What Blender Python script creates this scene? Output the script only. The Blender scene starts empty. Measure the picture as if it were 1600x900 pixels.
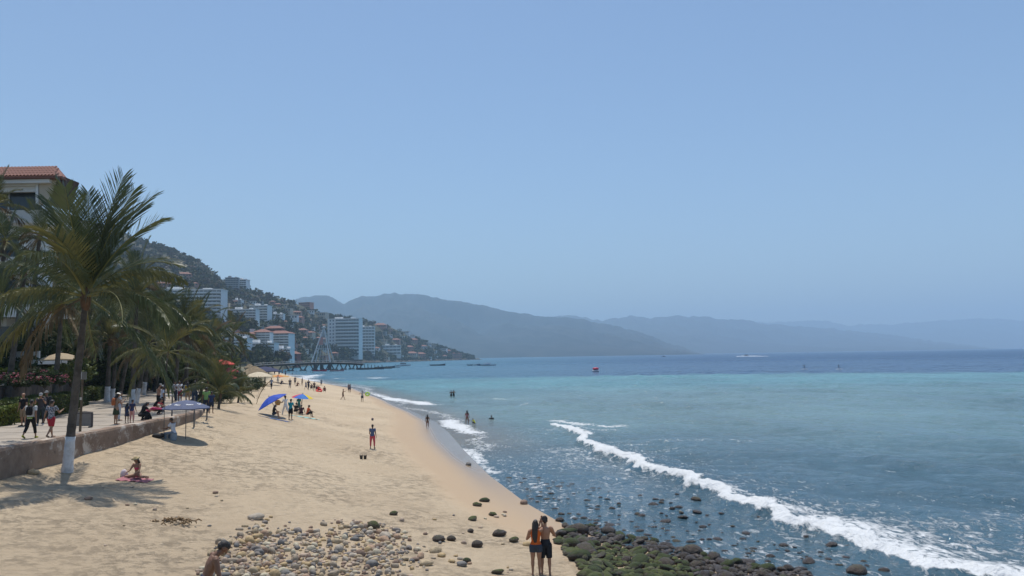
import bpy, math, random
import numpy as np
from mathutils import Vector, Matrix

# ------------------------------------------------------------------ camera
F = 1250.0                      # focal length in pixels of a 1600 px wide frame
CAMZ = 7.0
PITCH = math.atan(106.5 / F)
ROLL = math.radians(0.95)
sc = bpy.context.scene
C = sc.collection
Rm = Matrix.Rotation(math.pi / 2 + PITCH, 3, 'X') @ Matrix.Rotation(-ROLL, 3, 'Z')
cam = bpy.data.objects.new('camera', bpy.data.cameras.new('camera'))
C.objects.link(cam)
cam.matrix_world = Matrix.Translation((0, 0, CAMZ)) @ Rm.to_4x4()
cam.data.sensor_width = 36.0
cam.data.lens = F / 1600 * 36
cam.data.clip_start = 0.5
cam.data.clip_end = 120000
sc.camera = cam

# ------------------------------------------------------------------ sky, sun, exposure
SUN_EL, SUN_AZ = math.radians(72), math.radians(-14)     # azimuth measured from +Y towards +X
w = bpy.data.worlds.new('World'); sc.world = w; w.use_nodes = True
nt = w.node_tree
sky = nt.nodes.new('ShaderNodeTexSky'); sky.sky_type = 'NISHITA'; sky.sun_disc = False
sky.sun_elevation = SUN_EL; sky.sun_rotation = SUN_AZ
sky.altitude = 0; sky.air_density = 1.15; sky.dust_density = 0.6; sky.ozone_density = 4.5
nt.links.new(sky.outputs[0], nt.nodes['Background'].inputs[0])
nt.nodes['Background'].inputs[1].default_value = 0.121
sl = bpy.data.lights.new('sun', 'SUN'); sl.energy = 4.3; sl.angle = math.radians(0.53); sl.color = (1, 0.955, 0.88)
so = bpy.data.objects.new('sun', sl); C.objects.link(so)
sdir = Vector((math.sin(SUN_AZ) * math.cos(SUN_EL), math.cos(SUN_AZ) * math.cos(SUN_EL), math.sin(SUN_EL)))
so.rotation_euler = sdir.to_track_quat('Z', 'Y').to_euler(); so.location = (0, 0, 60)
sc.view_settings.view_transform = 'Standard'; sc.view_settings.look = 'None'
sc.view_settings.gamma = 1.0; sc.view_settings.use_curve_mapping = False
sc.view_settings.exposure = 0.0
sc.render.engine = 'CYCLES'
sc.cycles.use_denoising = True
sc.cycles.max_bounces = 5; sc.cycles.diffuse_bounces = 2; sc.cycles.glossy_bounces = 2
sc.cycles.transmission_bounces = 3; sc.cycles.volume_bounces = 1; sc.cycles.transparent_max_bounces = 6
sc.cycles.caustics_reflective = False; sc.cycles.caustics_refractive = False

# ------------------------------------------------------------------ pixel <-> world
_R = np.array(Rm)
def ray(px, py):
    return _R @ np.array([px - 800.0, 450.0 - py, -F])
def onz(px, py, z):
    d = ray(px, py); t = (z - CAMZ) / d[2]; return Vector((d[0] * t, d[1] * t, z))
def atY(px, py, Y):
    d = ray(px, py); t = Y / d[1]; return Vector((d[0] * t, Y, CAMZ + d[2] * t))

# ------------------------------------------------------------------ numeric helpers
rng = np.random.default_rng(11)
random.seed(5)
def sm(a, b, x):
    t = np.clip((np.asarray(x, float) - a) / (b - a), 0, 1); return t * t * (3 - 2 * t)
def _hash(ix, iy, s):
    n = (ix.astype(np.int64) * 374761393 + iy.astype(np.int64) * 668265263 + s * 974634777) & 0xffffffff
    n = ((n ^ (n >> 13)) * 1274126177) & 0xffffffff
    return ((n ^ (n >> 16)) & 0xffff) / 65535.0
def vnoise(x, y, s=0):
    x = np.asarray(x, float); y = np.asarray(y, float)
    ix = np.floor(x); iy = np.floor(y); fx = x - ix; fy = y - iy
    fx = fx * fx * (3 - 2 * fx); fy = fy * fy * (3 - 2 * fy)
    a = _hash(ix, iy, s); b = _hash(ix + 1, iy, s); c = _hash(ix, iy + 1, s); d = _hash(ix + 1, iy + 1, s)
    return (a * (1 - fx) + b * fx) * (1 - fy) + (c * (1 - fx) + d * fx) * fy
def fbm(x, y, s=0, o=4):
    v = 0; a = 0.5
    for i in range(o):
        v = v + a * vnoise(x * 2 ** i + 17.3 * i, y * 2 ** i - 9.1 * i, s + i); a *= 0.5
    return v
def pldist(x, y, pl):
    """distance, side (+ left of the direction of travel) and arclength to a polyline"""
    x = np.asarray(x, float); y = np.asarray(y, float)
    best = np.full(x.shape, 1e18); side = np.ones(x.shape); al = np.zeros(x.shape); L = 0
    for (ax, ay), (bx, by) in zip(pl[:-1], pl[1:]):
        tx, ty = bx - ax, by - ay; l2 = tx * tx + ty * ty
        t = np.clip(((x - ax) * tx + (y - ay) * ty) / l2, 0, 1)
        dx = x - ax - t * tx; dy = y - ay - t * ty; d = dx * dx + dy * dy
        m = d < best
        best = np.where(m, d, best)
        side = np.where(m, np.sign(tx * (y - ay) - ty * (x - ax)), side)
        al = np.where(m, L + t * math.sqrt(l2), al)
        L += math.sqrt(l2)
    return np.sqrt(best), side, al

# ------------------------------------------------------------------ materials
def N(nt, t, **kw):
    n = nt.nodes.new(t)
    for k, v in kw.items():
        if k == 'op': n.operation = v
        elif hasattr(n, k): setattr(n, k, v)
    return n
def setin(n, **kw):
    for k, v in kw.items(): n.inputs[k.replace('_', ' ')].default_value = v
def L(nt, a, b): nt.links.new(a, b)
MATS = {}
def mat(name, col, rough=0.7, col2=None, scale=3.0, bump=0.0, bscale=None, spec=0.3, metal=0.0, trans=0.0, coord='Object', detail=4, lo=0.35, hi=0.65):
    m = bpy.data.materials.new(name); m.use_nodes = True; nt = m.node_tree
    b = nt.nodes['Principled BSDF']
    b.inputs['Roughness'].default_value = rough; b.inputs['Specular IOR Level'].default_value = spec
    b.inputs['Metallic'].default_value = metal; b.inputs['Base Color'].default_value = (*col, 1)
    tc = None
    if col2 is not None or bump:
        tc = N(nt, 'ShaderNodeTexCoord')
    csock = None
    if col2 is not None:
        n = N(nt, 'ShaderNodeTexNoise'); setin(n, Scale=scale, Detail=detail, Roughness=0.6); L(nt, tc.outputs[coord], n.inputs['Vector'])
        r = N(nt, 'ShaderNodeMapRange'); setin(r, From_Min=lo, From_Max=hi); L(nt, n.outputs['Fac'], r.inputs['Value'])
        mx = N(nt, 'ShaderNodeMix', data_type='RGBA'); mx.inputs['A'].default_value = (*col, 1); mx.inputs['B'].default_value = (*col2, 1)
        for i in mx.inputs:
            if i.name == 'A' and i.type == 'RGBA': i.default_value = (*col, 1)
            if i.name == 'B' and i.type == 'RGBA': i.default_value = (*col2, 1)
        L(nt, r.outputs[0], mx.inputs[0])
        csock = [o for o in mx.outputs if o.type == 'RGBA'][0]
        L(nt, csock, b.inputs['Base Color'])
    if bump:
        n2 = N(nt, 'ShaderNodeTexNoise'); setin(n2, Scale=bscale or scale * 4, Detail=5); L(nt, tc.outputs[coord], n2.inputs['Vector'])
        bp = N(nt, 'ShaderNodeBump'); setin(bp, Strength=min(1, bump), Distance=0.05); L(nt, n2.outputs['Fac'], bp.inputs['Height'])
        L(nt, bp.outputs[0], b.inputs['Normal'])
    if trans:
        t = N(nt, 'ShaderNodeBsdfTranslucent'); t.inputs[0].default_value = (*[min(1, c * 1.5) for c in col], 1)
        if csock is not None: L(nt, csock, t.inputs[0])
        ms = N(nt, 'ShaderNodeMixShader'); ms.inputs[0].default_value = trans
        L(nt, b.outputs[0], ms.inputs[1]); L(nt, t.outputs[0], ms.inputs[2]); L(nt, ms.outputs[0], nt.nodes['Material Output'].inputs[0])
    MATS[name] = m
    return m
_plain = {}
def pm(r, g, b, rough=0.75, spec=0.25):
    """plain cloth / paint colour with slight unevenness, cached"""
    k = (r, g, b, rough)
    if k not in _plain:
        _plain[k] = mat('paint_%d' % len(_plain), (r, g, b), rough, (r * 0.8, g * 0.8, b * 0.8), 6.0, spec=spec)
    return _plain[k]

# ------------------------------------------------------------------ mesh helpers
def mesh_np(name, V, Fc, smooth=True):
    V = np.ascontiguousarray(V, np.float32); Fc = np.ascontiguousarray(Fc, np.int32); k = Fc.shape[1]
    me = bpy.data.meshes.new(name)
    me.vertices.add(len(V)); me.vertices.foreach_set('co', V.ravel())
    me.loops.add(Fc.size); me.loops.foreach_set('vertex_index', Fc.ravel())
    me.polygons.add(len(Fc)); me.polygons.foreach_set('loop_start', np.arange(len(Fc), dtype=np.int32) * k)
    me.update(calc_edges=True)
    if smooth: me.polygons.foreach_set('use_smooth', np.ones(len(Fc), bool))
    return me
def attr(me, name, arr):
    a = me.attributes.new(name, 'FLOAT', 'POINT'); a.data.foreach_set('value', np.ascontiguousarray(arr, np.float32).ravel())
def gridfaces(nr, nc):
    i = np.arange(nr * nc).reshape(nr, nc)
    return np.stack([i[:-1, :-1], i[:-1, 1:], i[1:, 1:], i[1:, :-1]], -1).reshape(-1, 4)
class MB:
    def __init__(s): s.V = []; s.F = []
    def add(s, vs, fs):
        o = len(s.V); s.V += [tuple(v) for v in vs]; s.F += [tuple(i + o for i in f) for f in fs]; return s
    def box(s, c, d, rz=0.0, taper=1.0):
        cx, cy, cz = c; hx, hy, hz = d[0] / 2, d[1] / 2, d[2] / 2; co, si = math.cos(rz), math.sin(rz); vs = []
        for dz in (-1, 1):
            t = taper if dz > 0 else 1
            for dx, dy in ((-1, -1), (1, -1), (1, 1), (-1, 1)):
                x, y = dx * hx * t, dy * hy * t
                vs.append((cx + x * co - y * si, cy + x * si + y * co, cz + dz * hz))
        return s.add(vs, [(3, 2, 1, 0), (4, 5, 6, 7), (0, 1, 5, 4), (1, 2, 6, 5), (2, 3, 7, 6), (3, 0, 4, 7)])
    def tube(s, pts, rad, n=8, ell=None, xax=None, cap=True):
        """closed loft through pts; rad scalar list; ell: (kx,ky) cross-section factors or list of (rx,ry)"""
        pts = [Vector(p) for p in pts]; m = len(pts); vs = []; fs = []
        for i, p in enumerate(pts):
            t = (pts[min(i + 1, m - 1)] - pts[max(i - 1, 0)])
            if t.length < 1e-9: t = Vector((0, 0, 1))
            t.normalize()
            x = Vector(xax) if xax is not None else (Vector((1, 0, 0)) if abs(t.x) < 0.9 else Vector((0, 1, 0)))
            y = t.cross(x); y.normalize(); x = y.cross(t); x.normalize()
            r = rad[i] if hasattr(rad, '__len__') else rad
            rx, ry = (r if hasattr(r, '__len__') else (r, r))
            for k in range(n):
                a = 2 * math.pi * k / n
                vs.append(p + x * (rx * math.cos(a)) + y * (ry * math.sin(a)))
        for i in range(m - 1):
            for k in range(n):
                a, b = i * n + k, i * n + (k + 1) % n
                fs.append((a, b, b + n, a + n))
        if cap:
            fs.append(tuple(range(n - 1, -1, -1))); fs.append(tuple((m - 1) * n + k for k in range(n)))
        return s.add(vs, fs)
    def capsule(s, a, b, ra, rb, n=10, k=3, ell=1.0, xax=None):
        a, b = Vector(a), Vector(b); t = b - a
        if t.length < 1e-6: t = Vector((0, 0, 1e-4))
        t.normalize(); P = []; Rr = []
        for i in range(k + 1):
            th = math.pi / 2 * (i / k); P.append(a - t * (ra * math.cos(th))); Rr.append(max(ra * math.sin(th), ra * 0.08))
        for i in range(k, -1, -1):
            th = math.pi / 2 * (i / k); P.append(b + t * (rb * math.cos(th))); Rr.append(max(rb * math.sin(th), rb * 0.08))
        return s.tube(P, [(r, r * ell) for r in Rr], n, xax=xax)
    def ellipsoid(s, c, r, n=12, m=8):
        P = []; Rr = []
        for i in range(m + 1):
            th = math.pi * i / m; P.append(Vector(c) + Vector((0, 0, -r[2] * math.cos(th)))); q = max(math.sin(th), 0.04); Rr.append((r[0] * q, r[1] * q))
        return s.tube(P, Rr, n, xax=(1, 0, 0))
    def mesh(s, name, smooth=False):
        me = bpy.data.meshes.new(name); me.from_pydata([tuple(v) for v in s.V], [], s.F); me.update()
        if smooth: me.polygons.foreach_set('use_smooth', np.ones(len(me.polygons), bool))
        return me
def ob(name, me, m=None, parent=None, loc=None, rz=None, scale=None):
    if isinstance(me, MB): me = me.mesh(name)
    o = bpy.data.objects.new(name, me)
    if m is not None and not me.materials: me.materials.append(m)
    C.objects.link(o)
    if parent is not None: o.parent = parent
    if loc is not None: o.location = loc
    if rz is not None: o.rotation_euler[2] = rz
    if scale is not None: o.scale = scale if hasattr(scale, '__len__') else (scale,) * 3
    return o
def tag(o, label, cat, group=None):
    o['label'] = label; o['category'] = cat
    if group: o['group'] = group
    return o
def thing(name, label, cat, loc=(0, 0, 0), rz=0.0, group=None):
    o = bpy.data.objects.new(name, None); C.objects.link(o); o.location = loc; o.rotation_euler[2] = rz
    o.empty_display_size = 0.3
    return tag(o, label, cat, group)
def struct(o, kind='structure'): o['kind'] = kind; return o
# ================================================================== THE SETTING
SHORE = [(70, 6), (30, 17.5), (20, 21), (14, 23.5), (9, 25.8), (6, 27.8), (3.6, 30.5), (2.1, 33.6), (0.5, 39), (-1.5, 48), (-3.9, 61.6), (-6.2, 76), (-8.5, 88),
         (-13.8, 108), (-24, 145), (-37, 190), (-52, 227), (-77, 291), (-112, 389), (-165, 520), (-230, 700)]
BACK = [(-19.0, -40), (-19.4, 25), (-19.9, 52), (-24.5, 70), (-34, 107), (-65, 227), (-105, 350), (-160, 480), (-260, 700)]
PROM_Z = 3.8
def beach(x, y, fine=True):
    x = np.asarray(x, float); y = np.asarray(y, float)
    ds, ss, _ = pldist(x, y, SHORE); dw, sw, _ = pldist(x, y, BACK)
    bz = 2.8 + 0.85 * np.exp(-((y - 56) / 11.0) ** 2)
    f = ds / (ds + dw + 1e-6)
    h = bz * f ** 1.18
    h = np.where(sw > 0, bz, h)
    h = np.where(ss > 0, h, np.maximum(-0.075 * ds, -3.0))
    h = h + 0.75 * sm(21, 14, y) * sm(0, -5, x)
    if fine:
        a = sm(0.3, 1.0, h)
        h = h + a * ((fbm(x * 0.16, y * 0.16, 3) - 0.47) * 0.42 + (fbm(x * 0.9, y * 0.9, 8, 3) - 0.43) * 0.10)
    return h
_g1 = (np.arange(-60, 60.1, .25), np.arange(5, 130.1, .25)); _h1 = beach(*np.meshgrid(*_g1, indexing='ij'))
_g2 = (np.arange(-320, 120.1, 2.0), np.arange(5, 720.1, 2.0)); _h2 = beach(*np.meshgrid(*_g2, indexing='ij'))
def bz1(x, y):
    g, h = (_g1, _h1) if -60 < x < 59.5 and 5 < y < 129.5 else (_g2, _h2)
    fx = min(max((x - g[0][0]) / (g[0][1] - g[0][0]), 0), len(g[0]) - 2); fy = min(max((y - g[1][0]) / (g[1][1] - g[1][0]), 0), len(g[1]) - 2)
    i, j = int(fx), int(fy); u, v = fx - i, fy - j
    return float((h[i, j] * (1 - u) + h[i + 1, j] * u) * (1 - v) + (h[i, j + 1] * (1 - u) + h[i + 1, j + 1] * u) * v)
def onbeach(px, py, dz=0.0):
    z = 1.5
    for _ in range(40):
        p = onz(px, py, z + dz); z = z * 0.5 + 0.5 * bz1(p.x, p.y)
    return Vector((p.x, p.y, z))

# ---- sand
th = np.radians(np.linspace(-47, 38, 460)); r = 9 * (720 / 9) ** np.linspace(0, 1, 430)
RR, TT = np.meshgrid(r, th, indexing='ij'); X = RR * np.sin(TT); Y = RR * np.cos(TT)
Z = beach(X, Y)
me = mesh_np('sand_beach', np.stack([X, Y, Z], -1).reshape(-1, 3), gridfaces(*X.shape)[:, ::-1])
ds, ss, _ = pldist(X, Y, SHORE); dw, sw, _ = pldist(X, Y, BACK)
wedge = 3.3 + 1.6 * (fbm(X * .12, Y * .05, 21) - .5) * 2 + 2.2 * np.exp(-((Y - 75) / 18.0) ** 2) - 1.1 * sm(45, 30, Y)
attr(me, 'wet', np.where(ss > 0, sm(wedge + 1.3, wedge - 0.5, ds), 1))
attr(me, 'shine', np.where(ss > 0, sm(wedge * 0.75, wedge * 0.15, ds) * (.25 + .75 * sm(34, 58, Y)), 1))
attr(me, 'land', np.where((sw > 0) & (Y > 54), sm(0.5, 4, dw), 0))
m = bpy.data.materials.new('sand'); m.use_nodes = True; nt = m.node_tree; b = nt.nodes['Principled BSDF']
tc = N(nt, 'ShaderNodeTexCoord')
def noise(nt, tc, s, d=4, ro=0.6, dist=0.0):
    n = N(nt, 'ShaderNodeTexNoise'); setin(n, Scale=s, Detail=d, Roughness=ro, Distortion=dist); L(nt, tc.outputs['Object'], n.inputs['Vector']); return n.outputs['Fac']
def mr(nt, v, a, b_, c=0.0, d=1.0):
    r_ = N(nt, 'ShaderNodeMapRange'); setin(r_, From_Min=a, From_Max=b_, To_Min=c, To_Max=d); L(nt, v, r_.inputs['Value']); return r_.outputs[0]
def mixc(nt, f, a, b_):
    x_ = N(nt, 'ShaderNodeMix', data_type='RGBA')
    A = [i for i in x_.inputs if i.type == 'RGBA']
    for s_, v in zip(A, (a, b_)):
        if isinstance(v, tuple): s_.default_value = (*v, 1)
        else: L(nt, v, s_)
    if isinstance(f, float): x_.inputs[0].default_value = f
    else: L(nt, f, x_.inputs[0])
    return [o for o in x_.outputs if o.type == 'RGBA'][0]
def mth(nt, op, a, b_=None):
    x_ = N(nt, 'ShaderNodeMath', op=op)
    for i, v in enumerate((a, b_)):
        if v is None: continue
        if isinstance(v, (int, float)): x_.inputs[i].default_value = v
        else: L(nt, v, x_.inputs[i])
    return x_.outputs[0]
def at_(nt, name):
    a = N(nt, 'ShaderNodeAttribute'); a.attribute_name = name; return a.outputs['Fac']
big = mr(nt, noise(nt, tc, 0.11, 3), 0.42, 0.62)
cmask = mr(nt, noise(nt, tc, 0.16, 4, 0.65), 0.42, 0.58, 0.25, 1.0)
churn = mth(nt, 'MULTIPLY', mr(nt, noise(nt, tc, 2.2, 7, 0.8), 0.50, 0.66), cmask)
grain = noise(nt, tc, 14, 3)
c1 = mixc(nt, big, (0.575, 0.45, 0.30), (0.51, 0.39, 0.255))
c1 = mixc(nt, mth(nt, 'MULTIPLY', churn, 0.55), c1, (0.28, 0.20, 0.125))
c1 = mixc(nt, mr(nt, grain, 0.35, 0.7, 0, 0.25), c1, (0.66, 0.52, 0.35))
wet = at_(nt, 'wet')
c1 = mixc(nt, wet, c1, (0.42, 0.305, 0.195))
c1 = mixc(nt, mth(nt, 'MULTIPLY', at_(nt, 'shine'), 0.6), c1, (0.19, 0.155, 0.12))
c1 = mixc(nt, at_(nt, 'land'), c1, (0.12, 0.11, 0.06))
L(nt, c1, b.inputs['Base Color'])
L(nt, mr(nt, at_(nt, 'shine'), 0, 1, 0.85, 0.12), b.inputs['Roughness']); b.inputs['Specular IOR Level'].default_value = 0.35
vo = N(nt, 'ShaderNodeTexVoronoi'); setin(vo, Scale=2.3, Randomness=1.0); L(nt, tc.outputs['Object'], vo.inputs['Vector'])
foot = mr(nt, vo.outputs['Distance'], 0.05, 0.33, 0, 1)
hh = mth(nt, 'ADD', mth(nt, 'MULTIPLY', foot, 0.55), mth(nt, 'MULTIPLY', noise(nt, tc, 3.2, 8, 0.75), 1.4))
hh = mth(nt, 'MULTIPLY', mth(nt, 'ADD', hh, mth(nt, 'MULTIPLY', churn, -0.5)), mr(nt, wet, 0, 1, 1, 0.04))
bp = N(nt, 'ShaderNodeBump'); setin(bp, Strength=0.9, Distance=0.15); L(nt, hh, bp.inputs['Height']); L(nt, bp.outputs[0], b.inputs['Normal'])
struct(ob('sand_beach', me, m))

# ---- sea
rows = np.concatenate([17 * (1500 / 17) ** np.linspace(0, 1, 560), 1500 * (42000 / 1500) ** np.linspace(0, 1, 30)[1:]])
th = np.radians(np.concatenate([np.linspace(-80, -31, 24)[:-1], np.linspace(-31, 39, 480), np.linspace(39, 80, 16)[1:]]))
RR, TT = np.meshgrid(rows, th, indexing='ij'); X = RR * np.sin(TT); Y = RR * np.cos(TT)
ds, ss, _ = pldist(X, Y, SHORE); sea_d = np.where(ss > 0, -ds, ds)
amp = sm(0.5, 14, sea_d) * sm(700, 250, RR)
Z = np.zeros_like(X)
for k in range(9):
    a = math.radians(200 + 55 * math.sin(k * 2.4)); wl = [9, 6.2, 4.3, 3.1, 2.3, 13, 1.7, 1.25, 19][k]
    q = 2 * math.pi / wl; ph = 5 * vnoise(X / (wl * 3) + k * 7, Y / (wl * 3), 50 + k)
    Z += wl * 0.0062 * (1 - np.abs(np.sin((X * math.cos(a) + Y * math.sin(a)) * q / 2 + ph))) * 2 * (0.4 + vnoise(X / (wl * 2.5), Y / (wl * 2.5), 90 + k))
Z = (Z - 0.22) * amp * 1.35
foam = np.zeros_like(X)
# main breaker
cr = [onz(px, py, 0.15) for px, py in ((862, 657), (885, 668), (905, 681), (950, 706), (1000, 724), (1080, 754), (1180, 794), (1290, 830), (1400, 864), (1500, 888), (1580, 908), (1680, 935))]
cr = [(p.x, p.y) for p in cr]
d, s_, al = pldist(X, Y, cr); s = d * s_
s = s + (vnoise(al * 0.55, al * 0, 5) - 0.5) * 1.1 + (vnoise(al * 1.7, al * 0 + 3, 6) - 0.5) * 0.5
ends = sm(0, 6, al)
k_ = (0.55 + 0.6 * vnoise(al * 0.22, al * 0, 61)) * ends
A = 0.42 * k_
Z += np.where(s < 0, A * np.exp(-(s / 0.55) ** 2), A * np.exp(-(s / 2.1) ** 2))
rough = (fbm(X * 2.3, Y * 2.3, 33) - .45)
core = np.where(s < 0, np.exp(-(np.minimum(s, 0) / 0.5) ** 4), np.exp(-(s / (0.3 + 0.8 * vnoise(al * .5, al * 0, 7) ** 2)) ** 2)) * sm(-.5, 2.5, al)
Z += core * rough * 0.5
foam = np.maximum(foam, core * 1.15)
trail = np.where(s > 0, 0.66 * np.exp(-np.maximum(s, 0) / (1.7 + 5.5 * sm(36, 62, al))), 0) * sm(0, 8, al)
foam = np.maximum(foam, trail)
def streak(pxs, width, strength, zz=0.0, grow=0.0):
    global foam
    pl = [onz(a, b, 0.0) for a, b in pxs]; pl = [(p.x, p.y) for p in pl]
    d, s_, al = pldist(X, Y, pl); LL = al.max()
    d = d + (fbm(X * .35, Y * .35, 77) - .47) * width * 1.6
    wv = width * (1 + grow * al / LL)
    foam = np.maximum(foam, strength * np.exp(-(np.maximum(d, 0) / wv) ** 2) * sm(LL, LL * 0.8, al + 0.001))
streak([(868, 657), (910, 661), (990, 667)], 1.6, 0.85)
streak([(880, 663), (940, 672), (985, 670)], 1.6, 0.55)
streak([(985, 694), (1060, 690), (1140, 692), (1240, 694)], 1.3, 0.46)
streak([(1000, 708), (1060, 698)], 1.5, 0.45)
streak([(1110, 752), (1150, 746), (1190, 752)], .8, 0.6)
streak([(1250, 800), (1400, 818), (1620, 850)], 2.0, 0.52)
streak([(1330, 830), (1480, 850), (1640, 880)], 1.6, 0.58)
sheet = np.where(s > 0, np.exp(-np.maximum(s, 0) / 7.0), 0) * sm(40, 56, al) * (0.50 + 0.62 * fbm(X * .45, Y * .45, 66))
foam = np.maximum(foam, sheet * 1.15)
for a, b, ww in ((1482, 723, .5), (1395, 738, .4), (1148, 714, .3), (1470, 740, .35), (1566, 760, .3), (1580, 788, .4), (1290, 772, .35), (1540, 803, .5)):
    streak([(a - 9, b), (a + 8, b + 1)], ww * .7, 0.52)
# swash lines along the sand
off = sea_d + (vnoise(Y * 0.11, Y * 0, 15) - 0.5) * 4.0 + (vnoise(Y * .45, Y * 0, 16) - .5) * 1.3
wl_ = sm(40, 75, RR)
foam = np.maximum(foam, (0.50 + 0.10 * sm(40, 60, RR)) * np.exp(-((off - 0.9) / (0.7 + 0.007 * RR)) ** 2) * sm(26, 40, Y))
streak([(700, 657), (715, 668), (742, 677), (752, 681)], 1.5, 1.0)
streak([(728, 703), (742, 716), (760, 733), (775, 748)], 0.9, 0.78)
streak([(745, 690), (757, 700), (770, 708)], 1.0, 0.55)
streak([(600, 622), (640, 627), (690, 634)], 2.2, 1.0)
streak([(505, 603), (560, 612), (600, 620), (640, 628)], 1.6, .8)
streak([(520, 592), (580, 590), (600, 591)], 5.0, 0.66)
streak([(455, 587), (490, 586), (470, 592), (505, 598)], 6.0, 0.8)
streak([(530, 600), (600, 606)], 4.0, 0.5)
streak([(775, 622), (810, 624)], 1.0, 0.55)
streak([(815, 631), (830, 629)], 0.8, 0.65)
# flecked shallows over the stones
fl = sm(19, 4, np.abs(sea_d - 7)) * sm(120, 55, RR) * 0.43
foam = np.maximum(foam, fl * (0.55 + 0.9 * fbm(X * .25, Y * .25, 40)))
foam = np.maximum(foam, 0.05 + 0.10 * (fbm(X * .05, Y * .05, 41)) * sm(400, 100, RR))
foam *= np.where(sea_d > -2.5, 1, 0)
# body colour of the water: clear slate shallows, cloudy turquoise belt, deep blue offshore
def lerp3(t, a, b): return np.asarray(a)[None, None, :] * (1 - t[..., None]) + np.asarray(b)[None, None, :] * t[..., None]
wob = (fbm(X * .01, Y * .01, 70) - .47)
D = RR * (1 + 0.35 * wob)
edge = 268 + 34 * wob + 0.06 * X
col = lerp3(sm(40, 95, D), (0.048, 0.102, 0.138), (0.135, 0.215, 0.210))
col = col * (1 - sm(120, 215, D)[..., None]) + np.array((0.090, 0.235, 0.245))[None, None] * sm(120, 215, D)[..., None]
col = col * (1 - 0.75 * (sm(-5, 70, X - 0.18 * Y) * sm(260, 60, Y))[..., None]) + np.array((0.060, 0.155, 0.180))[None, None] * 0.75 * (sm(-5, 70, X - 0.18 * Y) * sm(260, 60, Y))[..., None]
deep = lerp3(sm(-0.16, 0.25, np.sin(TT)), (0.024, 0.115, 0.165), (0.009, 0.046, 0.118))
e = sm(-14, 12, RR - edge)[..., None]
col = col * (1 - e) + deep * e
sand_t = (sm(9, 0.5, sea_d) * sm(50, 70, RR))[..., None]
col = col * (1 - sand_t) + np.array((0.20, 0.185, 0.15))[None, None] * sand_t
me = mesh_np('sea', np.stack([X, Y, Z], -1).reshape(-1, 3), gridfaces(*X.shape)[:, ::-1])
attr(me, 'foam', foam); attr(me, 'far', sm(60, 900, RR))
ca = me.attributes.new('body', 'FLOAT_COLOR', 'POINT')
ca.data.foreach_set('color', np.concatenate([col, np.ones_like(col[..., :1])], -1).astype(np.float32).ravel())
m = bpy.data.materials.new('sea_water'); m.use_nodes = True; nt = m.node_tree; b = nt.nodes['Principled BSDF']
tc = N(nt, 'ShaderNodeTexCoord')
a = N(nt, 'ShaderNodeAttribute'); a.attribute_name = 'body'
fo = at_(nt, 'foam')
mp = N(nt, 'ShaderNodeMapping'); mp.inputs['Rotation'].default_value = (0, 0, 0.25); mp.inputs['Scale'].default_value = (1.0, 0.55, 1); L(nt, tc.outputs['Object'], mp.inputs['Vector'])
n1 = N(nt, 'ShaderNodeTexNoise'); setin(n1, Scale=2.7, Detail=9, Roughness=0.72, Distortion=0.8); L(nt, mp.outputs[0], n1.inputs['Vector'])
f2 = mth(nt, 'ADD', mth(nt, 'MULTIPLY', mth(nt, 'SUBTRACT', n1.outputs['Fac'], 0.5), 2.3), fo)
fac = mr(nt, f2, 0.50, 0.80)
bands = mr(nt, noise(nt, tc, 0.035, 5, 0.65), 0.35, 0.65, 0.78, 1.22)
cc = N(nt, 'ShaderNodeVectorMath', operation='SCALE'); L(nt, a.outputs['Color'], cc.inputs[0]); L(nt, bands, cc.inputs['Scale'])
L(nt, mixc(nt, fac, cc.outputs[0], (0.66, 0.68, 0.69)), b.inputs['Base Color'])
L(nt, mth(nt, 'MAXIMUM', mr(nt, at_(nt, 'far'), 0, 1, 0.10, 0.30), mth(nt, 'MULTIPLY', fac, 0.8)), b.inputs['Roughness'])
b.inputs['IOR'].default_value = 1.33
L(nt, mth(nt, 'MULTIPLY', mr(nt, fac, 0, 1, 0.5, 0.15), mr(nt, at_(nt, 'far'), 0, 1, 1.0, 0.62)), b.inputs['Specular IOR Level'])
h = mth(nt, 'ADD', mth(nt, 'MULTIPLY', noise(nt, tc, 0.55, 5, 0.62, 0.6), 1.2), mth(nt, 'MULTIPLY', noise(nt, tc, 2.6, 5, 0.65, 0.4), 0.36))
h = mth(nt, 'ADD', h, mth(nt, 'MULTIPLY', noise(nt, tc, 0.09, 3), 2.2))
h = mth(nt, 'ADD', h, mth(nt, 'MULTIPLY', fac, 0.10))
bp = N(nt, 'ShaderNodeBump'); setin(bp, Strength=0.9, Distance=0.42); L(nt, h, bp.inputs['Height']); L(nt, bp.outputs[0], b.inputs['Normal'])
struct(ob('sea', me, m))

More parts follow.
